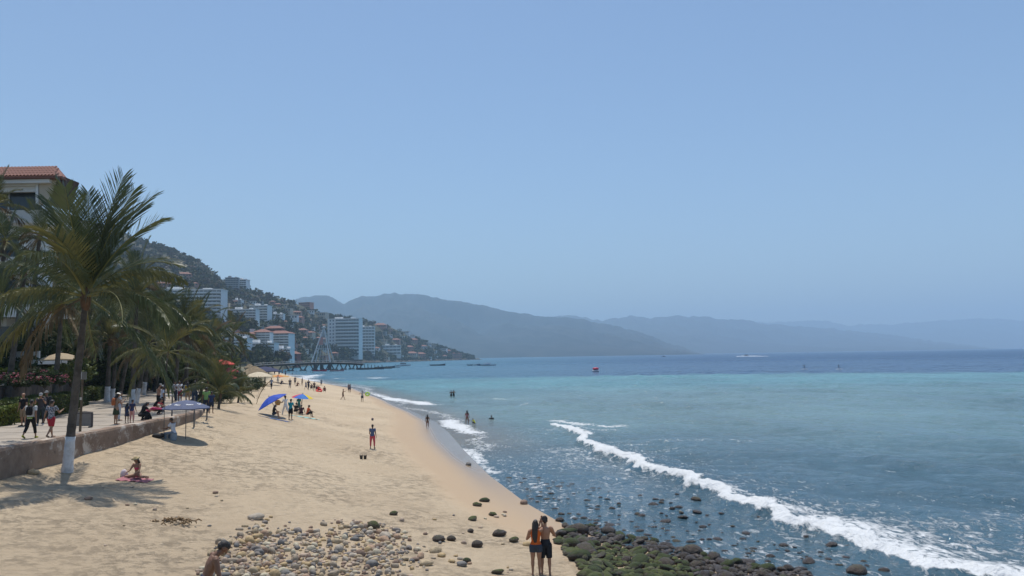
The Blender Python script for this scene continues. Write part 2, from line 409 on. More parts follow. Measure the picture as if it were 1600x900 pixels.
# ---- wooded town hill behind the bay
HB = np.array([(-200, 330, 3), (200, 400, 3), (300, 440, 3), (380, 500, 2.5), (440, 590, 1.5), (470, 800, 0.6), (500, 1020, 0.3), (585, 1330, 0.2), (660, 1600, 0.2), (735, 1880, 0.1), (760, 1960, 0.0)])
HR = np.array([(-200, 1000, 250), (100, 1200, 335), (160, 1300, 352), (220, 1380, 375), (260, 1380, 388), (300, 1350, 402), (322, 1320, 418), (345, 1300, 437), (400, 1270, 455), (440, 1300, 468),
               (480, 1400, 481), (505, 1450, 492), (560, 1560, 499), (610, 1660, 512), (640, 1740, 525), (690, 1850, 543), (715, 1900, 551), (738, 1950, 559), (760, 2000, 563)])
def hill_at(px, t):
    px = np.asarray(px, float); t = np.asarray(t, float)
    db = np.interp(px, HB[:, 0], HB[:, 1]); zb = np.interp(px, HB[:, 0], HB[:, 2])
    dr = np.interp(px, HR[:, 0], HR[:, 1]); pr = np.interp(px, HR[:, 0], HR[:, 2])
    yh = 556.5 - (px - 800) * 0.0167
    zr = CAMZ + (yh - pr) / F * dr
    y = db + (dr - db) * t
    tt = np.clip(t, 0, 1) ** 1.12 - np.maximum(t - 1, 0) * 1.4
    z = zb + (zr - zb) * tt
    x = (px - 800) / F * y
    env = sm(0.02, 0.2, t) * sm(1.0, 0.9, t)
    z = z + (fbm(x * .012, y * .012, 12) - .47) * 34 * env * np.clip((zr - zb) / 120, 0, 1)
    return x, y, z
pxs = np.arange(-200, 761, 5.0); ts = np.concatenate([[-0.04], np.linspace(0, 1, 70), [1.06, 1.2, 1.6]])
T2, P2 = np.meshgrid(ts, pxs, indexing='ij'); hx, hy, hz = hill_at(P2, T2); hz[0] -= 4; hz[-1] = -2
me = mesh_np('town_hill', np.stack([hx, hy, hz], -1).reshape(-1, 3), gridfaces(*hx.shape))
mh = mat('hill_ground', (0.05, 0.055, 0.03), 0.95, (0.10, 0.085, 0.055), 0.02, 0.0, lo=0.4, hi=0.68)
struct(ob('town_hill', me, mh))
def onhill(px, py):
    """point of the town hill seen at a pixel"""
    ts_ = np.linspace(0, 1, 500); x, y, z = hill_at(np.full(500, float(px)), ts_)
    scr = (556.5 - (px - 800) * 0.0167) - (z - CAMZ) / y * F
    i = np.argmax(scr <= py) if (scr <= py).any() else 499
    return Vector((x[i], y[i], z[i]))

# ---- far mountains
def ridge(name, pts, dist, foot, seed, deepn):
    pts = np.array(pts, float); p0, p1 = pts[0, 0], pts[-1, 0]
    px = np.arange(p0, p1 + 1, 3.0); t = np.concatenate([np.linspace(0, 1, 46), [1.08, 1.25, 1.6, 2.0]])
    T, P = np.meshgrid(t, px, indexing='ij')
    pr = np.interp(P, pts[:, 0], pts[:, 1]) + (fbm(P * .12, P * 0, seed + 9) - .47) * 5.0
    yh = 556.5 - (P - 800) * 0.0167
    zr = np.maximum((yh - pr) / F * dist, 0)
    Yd = (dist - foot) + foot * T
    x = (P - 800) / F * Yd
    rg = 1 - np.abs(2 * fbm(x * 0.0019 + Yd * .0006, Yd * 0.0006, seed, 5) - 0.95) * 2.4
    tt = np.where(T <= 1, T ** 0.85, 1 - (T - 1) ** 1.2)
    z = zr * tt * (1 - deepn * (1 - rg) * sm(0, .3, T) * sm(1.0, .85, T)) - 3 * (T == 0)
    z = np.where(T >= 1.99, -3, z)
    me = mesh_np(name, np.stack([x, Yd, z], -1).reshape(-1, 3), gridfaces(*x.shape))
    struct(ob(name, me, MATS['mountain_forest']))
mat('mountain_forest', (0.010, 0.019, 0.017), 0.95, (0.028, 0.034, 0.030), 0.006, 0, lo=.42, hi=.6)
ridge('mountain_ridge', [(300, 540), (440, 490), (460, 468), (473, 463), (492, 460), (512, 460), (525, 467), (536, 474.5), (550, 467), (564, 461), (584, 461.5), (598, 458), (612, 456.7), (641, 458), (661, 458.7), (687, 465),
      (727, 472), (756, 475), (794, 486), (837, 492), (860, 495), (888, 495), (920, 500), (960, 508), (1000, 519), (1040, 533), (1075, 545), (1100, 552.5)], 6500, 2300, 200, 0.5)
ridge('mountain_ridge', [(780, 552), (820, 505), (860, 495), (888, 492), (900, 493), (939, 501), (952, 497.5), (972, 495), (985, 491), (1009, 497.5), (1031, 494), (1064, 492.7), (1075, 495), (1086, 493.5), (1108, 494.5), (1136, 498.6), (1167, 499),
      (1186, 505), (1230, 508), (1300, 513), (1380, 522), (1470, 534), (1560, 544)], 10500, 3000, 300, 0.45)
ridge('mountain_ridge', [(1080, 552), (1130, 512), (1167, 503), (1206, 502.5), (1240, 502.5), (1277, 499), (1294, 502), (1323, 509), (1345, 506), (1387, 507), (1435, 503), (1460, 501), (1490, 500), (1533, 497), (1570, 498), (1600, 502), (1660, 505), (1760, 520), (1900, 545)], 15500, 3500, 400, 0.4)

# ---- air
hb = MB().box((-1500, 9000, 497), (44000, 24000, 1010))
mhz = bpy.data.materials.new('haze_air'); mhz.use_nodes = True; nt = mhz.node_tree
nt.nodes.remove(nt.nodes['Principled BSDF'])
pv = N(nt, 'ShaderNodeVolumePrincipled'); pv.inputs['Color'].default_value = (0.57, 0.79, 1.0, 1); pv.inputs['Density'].default_value = 1.5e-4; pv.inputs['Anisotropy'].default_value = 0.0
L(nt, pv.outputs[0], nt.nodes['Material Output'].inputs['Volume'])
hz_o = ob('haze', hb, mhz); struct(hz_o, 'stuff')

# ---- promenade, seawall, terraces
pave = mat('promenade_paving', (0.40, 0.34, 0.27), 0.85, (0.31, 0.265, 0.215), 0.9, 0.25, 9)
WALLX = lambda y: -19.4 - 0.5 * sm(25, 52, y)
edge_r = [(-19.75, 8), (-19.8, 25), (-20.0, 38), (-20.2, 50), (-21.0, 53), (-22.5, 55), (-26, 64), (-35, 92), (-50, 130), (-75, 190)]
edge_l = [(-110, 190), (-72, 130), (-50, 92), (-40, 64), (-34, 50), (-30, 38), (-28, 25), (-27.5, 8)]
mb = MB(); pts = edge_r + edge_l
n = len(edge_r)
for i in range(n - 1):
    # strips between the two edges, cut into slabs with thin joints
    a, b_ = edge_r[i], edge_r[i + 1]
    li = lambda k: edge_l[len(edge_l) - 1 - min(k, len(edge_l) - 1)]
    mb.add([(a[0], a[1], PROM_Z), (b_[0], b_[1], PROM_Z), (*[li(int(round((i + 1) * (len(edge_l) - 1) / (n - 1))))[k] for k in (0, 1)], PROM_Z), (*[li(int(round(i * (len(edge_l) - 1) / (n - 1))))[k] for k in (0, 1)], PROM_Z)], [(0, 1, 2, 3)])
struct(ob('promenade', mb, pave))
mb = MB()          # long saw-cut joints of the paving
for y in np.arange(22, 56, 3.2):
    mb.box((-24.6, y, PROM_Z + 0.004), (8.9, 0.05, 0.006), rz=0.05)
o = ob('paving_joints', mb, mat('joint_dark', (0.12, 0.10, 0.08), 0.9)); struct(o)

wallm = bpy.data.materials.new('seawall_plaster'); wallm.use_nodes = True; nt = wallm.node_tree; b = nt.nodes['Principled BSDF']; tc = N(nt, 'ShaderNodeTexCoord')
c1 = mixc(nt, mr(nt, noise(nt, tc, 0.8, 6, 0.7), 0.38, 0.62), (0.215, 0.145, 0.10), (0.33, 0.235, 0.17))
c1 = mixc(nt, mr(nt, noise(nt, tc, 0.55, 7, 0.78, 0.5), 0.545, 0.62), c1, (0.55, 0.48, 0.40))
c1 = mixc(nt, mr(nt, noise(nt, tc, 2.4, 5, 0.7), 0.58, 0.75), c1, (0.11, 0.075, 0.055))
L(nt, c1, b.inputs['Base Color']); b.inputs['Roughness'].default_value = 0.9
bp = N(nt, 'ShaderNodeBump'); setin(bp, Strength=0.8, Distance=0.06); L(nt, noise(nt, tc, 5, 6, 0.7), bp.inputs['Height']); L(nt, bp.outputs[0], b.inputs['Normal'])
def wallstrip(name, pl, thick, z0, z1, m, label, cat, jag=0.0):
    """low wall swept along a ground polyline, outer face on the right of travel"""
    P = []; pl = [Vector((a, b)) for a, b in pl]
    for a, b_ in zip(pl[:-1], pl[1:]):
        k = max(1, int((b_ - a).length / 0.6)); P += [a.lerp(b_, i / k) for i in range(k)]
    P.append(pl[-1]); vs = []; fs = []
    for i, p in enumerate(P):
        t = (P[min(i + 1, len(P) - 1)] - P[max(i - 1, 0)]).normalized(); nrm = Vector((t.y, -t.x))
        j = (random.random() - .5) * jag
        zt = z1 + (random.random() - .5) * jag * .5
        o1 = p + nrm * (j); o2 = p - nrm * thick
        vs += [(o1.x + nrm.x * .04, o1.y + nrm.y * .04, z0), (o1.x + nrm.x * .02, o1.y + nrm.y * .02, zt - .10), (o1.x - nrm.x * .02, o1.y - nrm.y * .02, zt), (o2.x, o2.y, zt), (o2.x, o2.y, z0)]
    for i in range(len(P) - 1):
        for k in range(4): fs.append((i * 5 + k, i * 5 + k + 1, i * 5 + k + 6, i * 5 + k + 5))
    fs.append((0, 1, 2, 3, 4)); q = (len(P) - 1) * 5; fs.append((q + 4, q + 3, q + 2, q + 1, q))
    return tag(ob(name, MB().add(vs, fs), m), label, cat)
wallstrip('seawall', [(-19.25, 8), (-19.35, 25), (-19.55, 38), (-19.75, 50), (-20.5, 53.2), (-22.2, 55.3), (-26, 65)], 0.55, 1.2, PROM_Z + 0.03, wallm, 'stained brown plaster seawall between the promenade and the sand', 'wall', 0.07)
stone = mat('planter_stone', (0.20, 0.15, 0.115), 0.9, (0.10, 0.08, 0.07), 1.2, 0.7, 6)
capm = mat('pale_coping', (0.52, 0.46, 0.38), 0.8, (0.40, 0.35, 0.28), 2.0, 0.2)
PL = [(-32.5, 30), (-30.8, 44), (-32, 52), (-35, 60), (-38.5, 70)]
o = wallstrip('planter_wall', PL, 0.5, 3.2, 5.72, stone, 'dark stone planter wall with pale coping behind the promenade hedge', 'wall', 0.05)
o2 = wallstrip('coping', [(x + .08, y) for x, y in PL], 0.66, 5.722, 5.84, capm, '', ''); del o2['label'], o2['category']; o2.parent = o
# raised garden terrace behind the planter wall
mb = MB().add([(-32.9, 28, 5.6), (-31.2, 44, 5.6), (-32.4, 52, 5.6), (-35.4, 60, 5.6), (-39, 70, 5.6), (-80, 90, 5.6), (-80, 28, 5.6)], [(0, 1, 2, 3, 4, 5, 6)])
struct(ob('garden_terrace', mb, mat('garden_soil', (0.07, 0.065, 0.035), 0.95, (0.12, 0.10, 0.06), 0.6)))
# ================================================================== VEGETATION
leafA = mat('palm_leaf_green', (0.060, 0.086, 0.034), 0.42, (0.105, 0.120, 0.055), 0.8, spec=0.4, trans=0.30)
leafB = mat('palm_leaf_yellow', (0.165, 0.15, 0.05), 0.45, (0.10, 0.11, 0.042), 0.8, spec=0.35, trans=0.30)
leafC = mat('palm_leaf_dry', (0.20, 0.145, 0.075), 0.8, (0.13, 0.09, 0.045), 1.2, trans=0.15)
barkm = mat('palm_bark', (0.135, 0.115, 0.095), 0.9, (0.07, 0.06, 0.05), 3.0, 0.8, 14)
limem = mat('lime_paint', (0.66, 0.66, 0.66), 0.85, (0.40, 0.38, 0.35), 3.2, 0.4, 12, detail=8, lo=.48, hi=.72)
huskm = mat('palm_husk', (0.17, 0.095, 0.05), 0.9, (0.09, 0.055, 0.03), 5, 0.8)
rachm = mat('palm_rachis', (0.20, 0.19, 0.06), 0.6)
cocom = mat('coconut_green', (0.20, 0.17, 0.04), 0.5, (0.28, 0.16, 0.05), 4)
def frond_mesh(a0, bend, Ln, seed, ndens=54, ll=1.12, wind=0.0):
    rg = random.Random(seed); mb = MB(); pts = []; p = Vector((0, 0, 0)); nseg = 14
    ang = math.radians(a0); tw = 0.0
    dirs = []
    for i in range(nseg + 1):
        s = i / nseg; a = ang - math.radians(bend) * s ** 1.45
        d = Vector((math.cos(a), math.sin(wind * s * s) * 0.35, math.sin(a))).normalized()
        pts.append(p.copy()); dirs.append(d); p = p + d * (Ln / nseg)
    mb.tube(pts, [0.055 * (1 - 0.88 * (i / nseg) ** .7) for i in range(nseg + 1)], 5)
    V = []; Fq = []
    for k in range(ndens):
        s = 0.13 + 0.87 * (k + 0.5) / ndens; f = s * nseg; i = min(int(f), nseg - 1); q = pts[i].lerp(pts[i + 1], f - i); d = dirs[i].lerp(dirs[i + 1], f - i).normalized()
        side0 = d.cross(Vector((0, 0, 1)))
        if side0.length < 0.05: side0 = Vector((0, 1, 0))
        side0.normalize(); up = side0.cross(d).normalized()
        ln = ll * (0.35 + 0.75 * math.sin(math.pi * min(1, 0.10 + 0.80 * s) ** 0.9)) * (0.85 + 0.3 * rg.random())
        if s > 0.9: ln *= 0.75
        for sd in (-1, 1):
            if rg.random() < 0.05: continue
            lean = (0.80 if a0 > 40 else 0.95) + 0.85 * s + rg.uniform(-.12, .12)
            d1 = (side0 * sd + d * lean + up * rg.uniform(0.05, 0.5)).normalized()
            gv = (0.03 + 0.16 * rg.random() * min(1, max(0, 1.1 - d.z))) if a0 > 40 else (0.25 + 0.9 * min(1, max(0, 1.05 - d.z)) * (.6 + .8 * rg.random()))
            d2 = (d1 + Vector((0, 0, -1)) * gv).normalized()
            d3 = (d2 + Vector((0, 0, -1)) * gv * 1.3).normalized()
            w_ = 0.027 + 0.010 * rg.random(); wv = d.lerp(up, 0.3).normalized() * w_
            a = q; b = q + d1 * ln * 0.4; c = b + d2 * ln * 0.35; e = c + d3 * ln * 0.25
            o = len(V); V += [a - wv * .5, a + wv * .5, b - wv, b + wv, c - wv * .8, c + wv * .8, e]
            Fq += [(o, o + 1, o + 3, o + 2), (o + 2, o + 3, o + 5, o + 4), (o + 4, o + 5, o + 6)]
    nr_ = len(mb.F); mb.add(V, Fq); me = mb.mesh('frond'); idx = np.zeros(len(me.polygons), np.int32); idx[:nr_] = 1; me.polygons.foreach_set('material_index', idx)
    return me
FR = {}
k = 0
for a0, bend in ((84, 18), (74, 34), (62, 50), (48, 64), (33, 66), (14, 72), (-12, 58), (-45, 32)):
    for s_ in range(3):
        me = frond_mesh(a0 + random.uniform(-5, 5), bend * random.uniform(.8, 1.25), 4.4, 100 + k, wind=random.uniform(-1.2, 1.2)); k += 1
        for key, lm in (('A', leafA), ('B', leafB), ('C', leafC)):
            m2 = me.copy(); m2.materials.append(lm); m2.materials.append(leafC if key == 'C' else rachm); FR.setdefault((a0, key), []).append(m2)
ANG = [84, 74, 62, 48, 33, 14, -12, -45]
def trunk_mesh(pts, r0, r1, rings=True):
    mb = MB(); P = []; R_ = []; n = len(pts) - 1; tot = 46 if rings else 10
    for i in range(tot + 1):
        f = i / tot * n; j = min(int(f), n - 1); u = f - j
        a = pts[max(j - 1, 0)]; b = pts[j]; c = pts[j + 1]; d = pts[min(j + 2, n)]
        q = 0.5 * ((2 * b) + (c - a) * u + (2 * a - 5 * b + 4 * c - d) * u * u + (3 * b - a - 3 * c + d) * u ** 3)
        s = i / tot; rr = r0 + (r1 - r0) * min(1, s * 1.15) + r0 * 0.55 * math.exp(-s * 22)
        P.append(q); R_.append(rr * (1.05 if i % 2 else 0.96))
    mb.tube(P, R_, 10); return mb.mesh('trunk', True), P, R_
def palm(base, top, label, crown=1.0, nf=22, paint=0.0, seed=1, r=0.17, group='coconut palms along the promenade', low=1.0, dry=0.12, yellow=0.2, bend=(0, 0), cocos=0, up=1.0, fixed=None):
    rg = random.Random(seed); base = Vector(base); top = Vector(top)
    t = thing('palm_tree', label, 'palm', base, 0, group)
    dv = top - base; mid = dv * 0.5 + Vector((bend[0], bend[1], 0))
    pts = [Vector((0, 0, -0.3)), mid * 0.5 + dv * 0.02, mid, mid * 0.5 + dv * 0.5, dv]
    me, P, R_ = trunk_mesh(pts, r, r * 0.62)
    ob('trunk', me, barkm, t)
    if paint:
        PP = [(p, q) for p, q in zip(P, R_) if p.z < paint]
        mb = MB(); mb.tube([p for p, q in PP], [q * 1.03 + 0.006 for p, q in PP], 12); mo = ob('painted_base', mb.mesh('painted_base', True), limem, t); mo['label'] = 'white painted trunk base'
    mb = MB(); mb.ellipsoid(dv + Vector((0, 0, 0.02)), (r * 1.1 * crown ** .5, r * 1.1 * crown ** .5, 0.48 * crown), 10, 6); ob('crown_husk', mb.mesh('crown_husk', True), huskm, t)
    for i in range(cocos):
        a = rg.uniform(0, 6.28); mb = MB().ellipsoid(dv + Vector((math.cos(a) * .27, math.sin(a) * .27, -0.25 + rg.uniform(-.15, .1))), (.12, .12, .15), 8, 6)
        ob('coconut', mb.mesh('coconut', True), cocom, t)
    lst = []
    if fixed: lst += fixed
    for i in range(nf):
        q = (i + 0.5) / nf; az = i * 2.39996 + rg.uniform(-.3, .3); an = 86 - (86 + 52 * low) * q ** (1.0 * up) + rg.uniform(-8, 8)
        lst.append((az, an, None))
    for az, an, ck in lst:
        a0 = min(ANG, key=lambda v: abs(v - an)); x = rg.random()
        key = ck or ('C' if (an < -5 and x < dry * 4) or x < dry * .3 else ('B' if x < dry * .3 + yellow else 'A'))
        me = rg.choice(FR[(a0, key)])
        o = ob('frond', me, None, t, dv + Vector((0, 0, 0.12)), az, crown * rg.uniform(0.85, 1.08))
        o.rotation_euler[1] = math.radians(-(an - a0) * 0.6)
    return t
def G(px, py, z=PROM_Z): return onz(px, py, z)
# the nearest palm
b0 = onbeach(104, 737); Yp = b0.y
fx = [(0.0, 30, 'B'), (0.1, 80, 'A'), (3.1, 82, 'A'), (1.5, 88, 'A'), (2.9, 74, 'A'), (-.2, 74, 'A'), (.5, 72, 'A'), (-.1, 62, 'A'), (3.4, 36, 'A'), (2.7, 14, 'A'), (3.3, -10, 'B'), (.3, 8, 'A'), (-.7, 12, 'A'), (-1.6, 74, 'A'), (-1.4, 36, 'A'), (-2.1, 14, 'B'), (.9, 74, 'A'), (2.3, 84, 'A')]
palm(b0, atY(134, 468, Yp), 'tall coconut palm with white painted base standing in the sand beside the seawall', 1.12, 9, 1.62, 3, 0.19, cocos=0, fixed=fx, low=.85)
plist = [  # base px,py, crown px,py, crown size, fronds, paint, radius, label
 (83, 646, 97, 478, 1.05, 20, 0.5, .19, 'leaning dark palm behind the walkers, just left of the nearest palm'),
 (167, 628, 172, 535, 1.15, 22, 1.3, .22, 'palm with the broadest white painted base at the back of the promenade'),
 (175, 626, 186, 492, 1.1, 20, 1.2, .17, 'palm with slim white base just right of the broadest white base'),
 (186, 622, 208, 520, 1.0, 18, 0, .19, 'dark leaning unpainted palm between the two pairs of white bases'),
 (206, 631, 214, 470, 1.2, 22, 1.25, .20, 'palm with white base, left one of the middle pair on the promenade'),
 (212, 630, 232, 540, 1.1, 20, 1.2, .16, 'palm with white base, right one of the middle pair on the promenade'),
 (223, 617, 243, 500, 1.1, 22, 1.3, .20, 'palm with a white base standing farther back near the dark figures'),
 (272, 617, 281, 524, 1.15, 20, 1.0, .24, 'thick dark palm right of the thin green palm, bent top'),
 (290, 616, 294, 512, 1.25, 22, 1.0, .22, 'palm with stiff upright windblown crown above the far promenade benches'),
]
for i, (a, b, c, d, cs, nf, pt, r_, lb) in enumerate(plist):
    bs = G(a, b); palm(bs, atY(c, d, bs.y), lb, cs * .72, nf - 5, pt, 20 + i, r_, yellow=.3, up=(1.5 if i == 8 else 1.1), low=(0.4 if i == 8 else .85))
bs = G(254, 643); palm(bs, atY(262, 552, bs.y), 'thin young palm with yellow green stem at the promenade edge', 0.85, 13, 0, 41, .075, yellow=.7, dry=0, low=.5)
for i, (a, b, c, d, cs, lb) in enumerate([(152, 622, 160, 520, .8, 'mid row palm left of the broadest white base'), (196, 618, 200, 486, .85, 'mid row palm rising above the kneeling group'), (232, 614, 226, 520, .8, 'mid row palm behind the tank top man'), (246, 612, 256, 488, .85, 'mid row palm left of the thick bent palm'),
        (262, 612, 270, 500, .8, 'mid row palm just left of the thick bent palm'), (300, 612, 306, 545, .7, 'mid row palm over the grey shirted man'), (318, 612, 324, 560, .65, 'mid row palm nearest the young bushy palms'), (140, 626, 146, 476, .85, 'mid row palm just right of the nearest trunk'), (178, 612, 182, 560, .75, 'low mid row palm behind the slim white base'), (222, 612, 216, 566, .7, 'low mid row palm behind the middle pair')]):
    bs = G(a, b); bs = Vector((bs.x - 1.5, bs.y, PROM_Z - .1)); palm(bs, atY(c, d, bs.y), lb, cs * .95, 17, 0, 220 + i, .15, yellow=.4, low=.9)
# palms in the gardens behind, above the terrace
gl = [(-47, 58, 452, 'palm with orange tinged fronds cut by the left edge of view', -6, 325), (-49, 66, 0, 'garden palm rising below the tiled hotel roof', 40, 360), (-47, 70, 0, 'garden palm crowding the nearest palm from behind', 70, 400),
      (-51, 74, 0, 'low garden palm at the far left above the pink flowers', 18, 500), (-44, 66, 0, 'low garden palm above the pale terrace parasol', 60, 540), (-48, 80, 0, 'garden palm with dark crown right of the nearest trunk', 165, 450),
      (-46, 86, 0, 'tall back row palm beneath the hill villa', 215, 440), (-44, 92, 0, 'back row palm left of the upright windblown crown', 250, 492), (-46, 84, 0, 'dense low palm behind the white painted bases', 150, 555),
      (-30, 62, 0, 'leftmost low palm by the edge of view', -15, 440), (-47, 96, 0, 'far back palm in front of the balconied white hotel', 190, 470), (-52, 64, 0, 'garden palm with long hanging fronds at left', 22, 425), (-50, 90, 0, 'dark palm at mid height behind the pole sign', 128, 520), (-36, 52, 0, 'garden palm in front of the hotel balconies at the left edge', 8, 380), (-36, 50, 0, 'garden palm in front of the lower hotel windows', 38, 430), (-36, 54, 0, 'garden palm half over the hotel corner pillar', 62, 372), (-36, 48, 0, 'lowest garden palm at the left edge', 4, 470), (-46, 100, 0, 'farthest garden palm above the promenade crowd', 238, 545)]
for i, (x, Y_, _, lb, cx, cy) in enumerate(gl):
    tp = atY(cx, cy, Y_); bs = Vector((tp.x - 0.8, Y_, 5.0 if Y_ < 75 else 3.7))
    palm(bs, tp, lb, (.80 + .15 * random.random()) * Y_ / 80 + .05, 16, 0, 60 + i, .19, group='palms in the hotel garden', yellow=(.85 if i == 0 else .3), low=.8)
# short young palms at the promenade's end, and thin palms down the beach
for i, (px, py, ht, cs, lb, d_) in enumerate([(341, 640, 1.0, .62, 'short bushy young palm leaning over the sand at the promenade end', 53), (322, 624, 1.6, .6, 'young palm behind the grey shirted man', 62), (372, 626, .7, .45, 'small palm sprouting in the shrubs beside the sand', 88),
        (352, 616, 2.2, .6, 'young palm with feathery crown in front of the orange parasol', 84), (306, 618, 2.8, .65, 'young green palm right of the upright windblown palm', 70)]):
    p = onz(px, py, 3.5 if i < 2 else 3.0); palm(p, p + Vector((0.15, 0, ht)), lb, cs, 18, 0, 90 + i, .11, group='young palms by the sand', low=.25, up=1.4, yellow=.35, dry=.05)
for i, (px, py, cx, cy, Y_, cs, lb) in enumerate([(359, 600, 365, 522, 125, .82, 'slender palm with drooping umbrella crown before the white apartments'), (346, 598, 340, 528, 118, .95, 'palm left of the slender drooping palm'), (326, 600, 322, 540, 100, 1.0, 'palm with dark crown above the thatched roof'),
        (374, 590, 377, 548, 190, .7, 'tiny far palm right of the slender drooping palm'), (310, 600, 312, 515, 105, 1.05, 'palm right of the upright crown, hiding the balconied hotel foot')]):
    bs = atY(px, py, Y_); bs.z = 3.0; palm(bs, atY(cx, cy, Y_), lb, cs, 18, 0, 120 + i, .15, group='palms farther down the beach', low=1.2, yellow=.3)

# ---- broad leaved shrubs, hedges and trees
lf1 = mat('leaf_mid', (0.055, 0.085, 0.022), 0.6, (0.11, 0.125, 0.030), 1.6, spec=.35, trans=.25)
lf2 = mat('leaf_dark', (0.030, 0.052, 0.016), 0.6, (0.055, 0.075, 0.022), 1.5, spec=.35, trans=.2)
lf3 = mat('leaf_olive', (0.10, 0.105, 0.050), 0.65, (0.16, 0.155, 0.09), 1.5, spec=.35, trans=.2)
lf4 = mat('leaf_bright', (0.11, 0.16, 0.025), 0.6, (0.17, 0.17, 0.03), 1.8, spec=.35, trans=.3)
pink = mat('pink_blossom', (0.55, 0.13, 0.20), 0.7, (0.68, 0.25, 0.30), 5, trans=.3)
woodm = mat('branch_wood', (0.11, 0.085, 0.06), 0.9, (0.06, 0.05, 0.04), 4, .5)
def leafcloud(n, size, fn, seed, aspect=0.5):
    """n leaf quads, positions from fn(rng)"""
    rg = np.random.default_rng(seed); P = fn(rg, n)
    d = rg.normal(size=(n, 3)); d /= np.linalg.norm(d, axis=1)[:, None]; u = rg.normal(size=(n, 3)); u -= (u * d).sum(1)[:, None] * d; u /= np.linalg.norm(u, axis=1)[:, None]
    s = size * (0.6 + 0.8 * rg.random(n))[:, None]
    V = np.stack([P - d * s, P + u * s * aspect, P + d * s, P - u * s * aspect], 1).reshape(-1, 3)
    return V, np.arange(4 * n).reshape(-1, 4)
def clumpfn(rx, ry, rz, nc, cr, seed, hollow=0.55):
    r0 = np.random.default_rng(seed); c = r0.normal(size=(nc, 3)); c /= np.linalg.norm(c, axis=1)[:, None]; c *= (hollow + (1 - hollow) * r0.random(nc) ** .5)[:, None]
    c *= np.array([rx, ry, rz]); c[:, 2] = np.where(c[:, 2] < -.45 * rz, -.45 * rz * r0.random(nc), c[:, 2]); rad = cr * (.6 + .8 * r0.random(nc))
    def fn(rg, n):
        k = rg.integers(0, nc, n); v = rg.normal(size=(n, 3)); v /= np.linalg.norm(v, axis=1)[:, None]
        return c[k] + v * (rad[k] * (0.35 + .65 * rg.random(n) ** .4))[:, None] * np.array([1, 1, .8])
    return fn
def boxfn(lx, ly, lz):
    def fn(rg, n):
        p = (rg.random((n, 3)) - .5); f = rg.integers(0, 5, n)      # mostly near the surface
        for ax, sg, k in ((0, 1, 0), (0, -1, 1), (1, 1, 2), (1, -1, 3), (2, 1, 4)):
            m_ = f == k; p[m_, ax] = sg * (.5 - .12 * rg.random(m_.sum()))
        p = p * np.array([lx, ly, lz]); p[:, 2] += lz / 2 + .12 * np.sin(p[:, 0] * 3.1) * np.cos(p[:, 1] * 2.3)
        return p
    return fn
def shrub_mesh(name, n, size, fn, seed, m): V, Fq = leafcloud(n, size, fn, seed); me = mesh_np(name, V, Fq, False); me.materials.append(m); return me
SH = [shrub_mesh('foliage', 1300, .085, clumpfn(.75, .75, .62, 26, .30, 300 + i), 310 + i, [lf1, lf2, lf3, lf4][i % 4]) for i in range(8)]
BL = [shrub_mesh('blossoms', 300, .06, clumpfn(.8, .8, .6, 16, .30, 330 + i, .8), 340 + i, pink) for i in range(2)]
stem_me = MB()
for i in range(6):
    a = i * 1.05; stem_me.tube([(0, 0, -.1), (math.cos(a) * .18, math.sin(a) * .18, .35), (math.cos(a) * .42, math.sin(a) * .42, .8)], [.03, .022, .01], 5)
stem_me = stem_me.mesh('stems'); stem_me.materials.append(woodm)
def shrub(p, sx, sz, kind, label, group=None, flowers=False, name='shrub'):
    t = thing(name, label, 'shrub', p, random.uniform(0, 6.28), group)
    ob('foliage', SH[kind], None, t, (0, 0, .55 * sz), None, (sx, sx, sz)); ob('stems', stem_me, None, t, None, None, (sx, sx, sz))
    if flowers: ob('blossoms', random.choice(BL), None, t, (0, 0, .72 * sz), None, (sx * 1.05, sx * 1.05, sz * .8))
    return t
def hedge(p0, p1, wd, ht, label, m, z=PROM_Z, name='hedge'):
    a, b = Vector((*p0, z)), Vector((*p1, z)); ln = (b - a).length; n = int(ln * wd * 260 + ln * ht * 420)
    V, Fq = leafcloud(n, .075, boxfn(ln, wd, ht), int(ln * 91)); me = mesh_np('foliage', V, Fq, False); me.materials.append(m)
    t = thing(name, label, 'hedge', (a + b) / 2, math.atan2((b - a).y, (b - a).x)); ob('foliage', me, None, t)
    ob('dark_core', MB().box((0, 0, ht * .45), (ln * .96, wd * .72, ht * .8)), mat('hedge_dark_core_%d' % len(bpy.data.objects), (.03, .035, .015), .95, (.06, .05, .03), 6), t)  # solid dark box inside the leaves, its colour standing in for inner shade
    return t
hedge((-29.2, 28), (-27.6, 43.5), 2.2, 1.05, 'clipped green hedge below the dark planter wall at the left edge', lf4)
hedge((-28.0, 44.5), (-30.0, 54), 1.9, 1.25, 'clipped hedge behind the standing pair at the planter corner', lf1)
hedge((-31.4, 56), (-33.4, 62), 1.4, 1.0, 'low square hedge right of the pole sign', lf2)
hedge((-36, 68), (-44, 88), 1.6, 1.1, 'long hedge at the back of the promenade behind the white trunks', lf1)
hedge((-34.0, 36), (-32.2, 50), 1.0, .35, 'low strip hedge on top of the planter wall', lf2, 5.6)
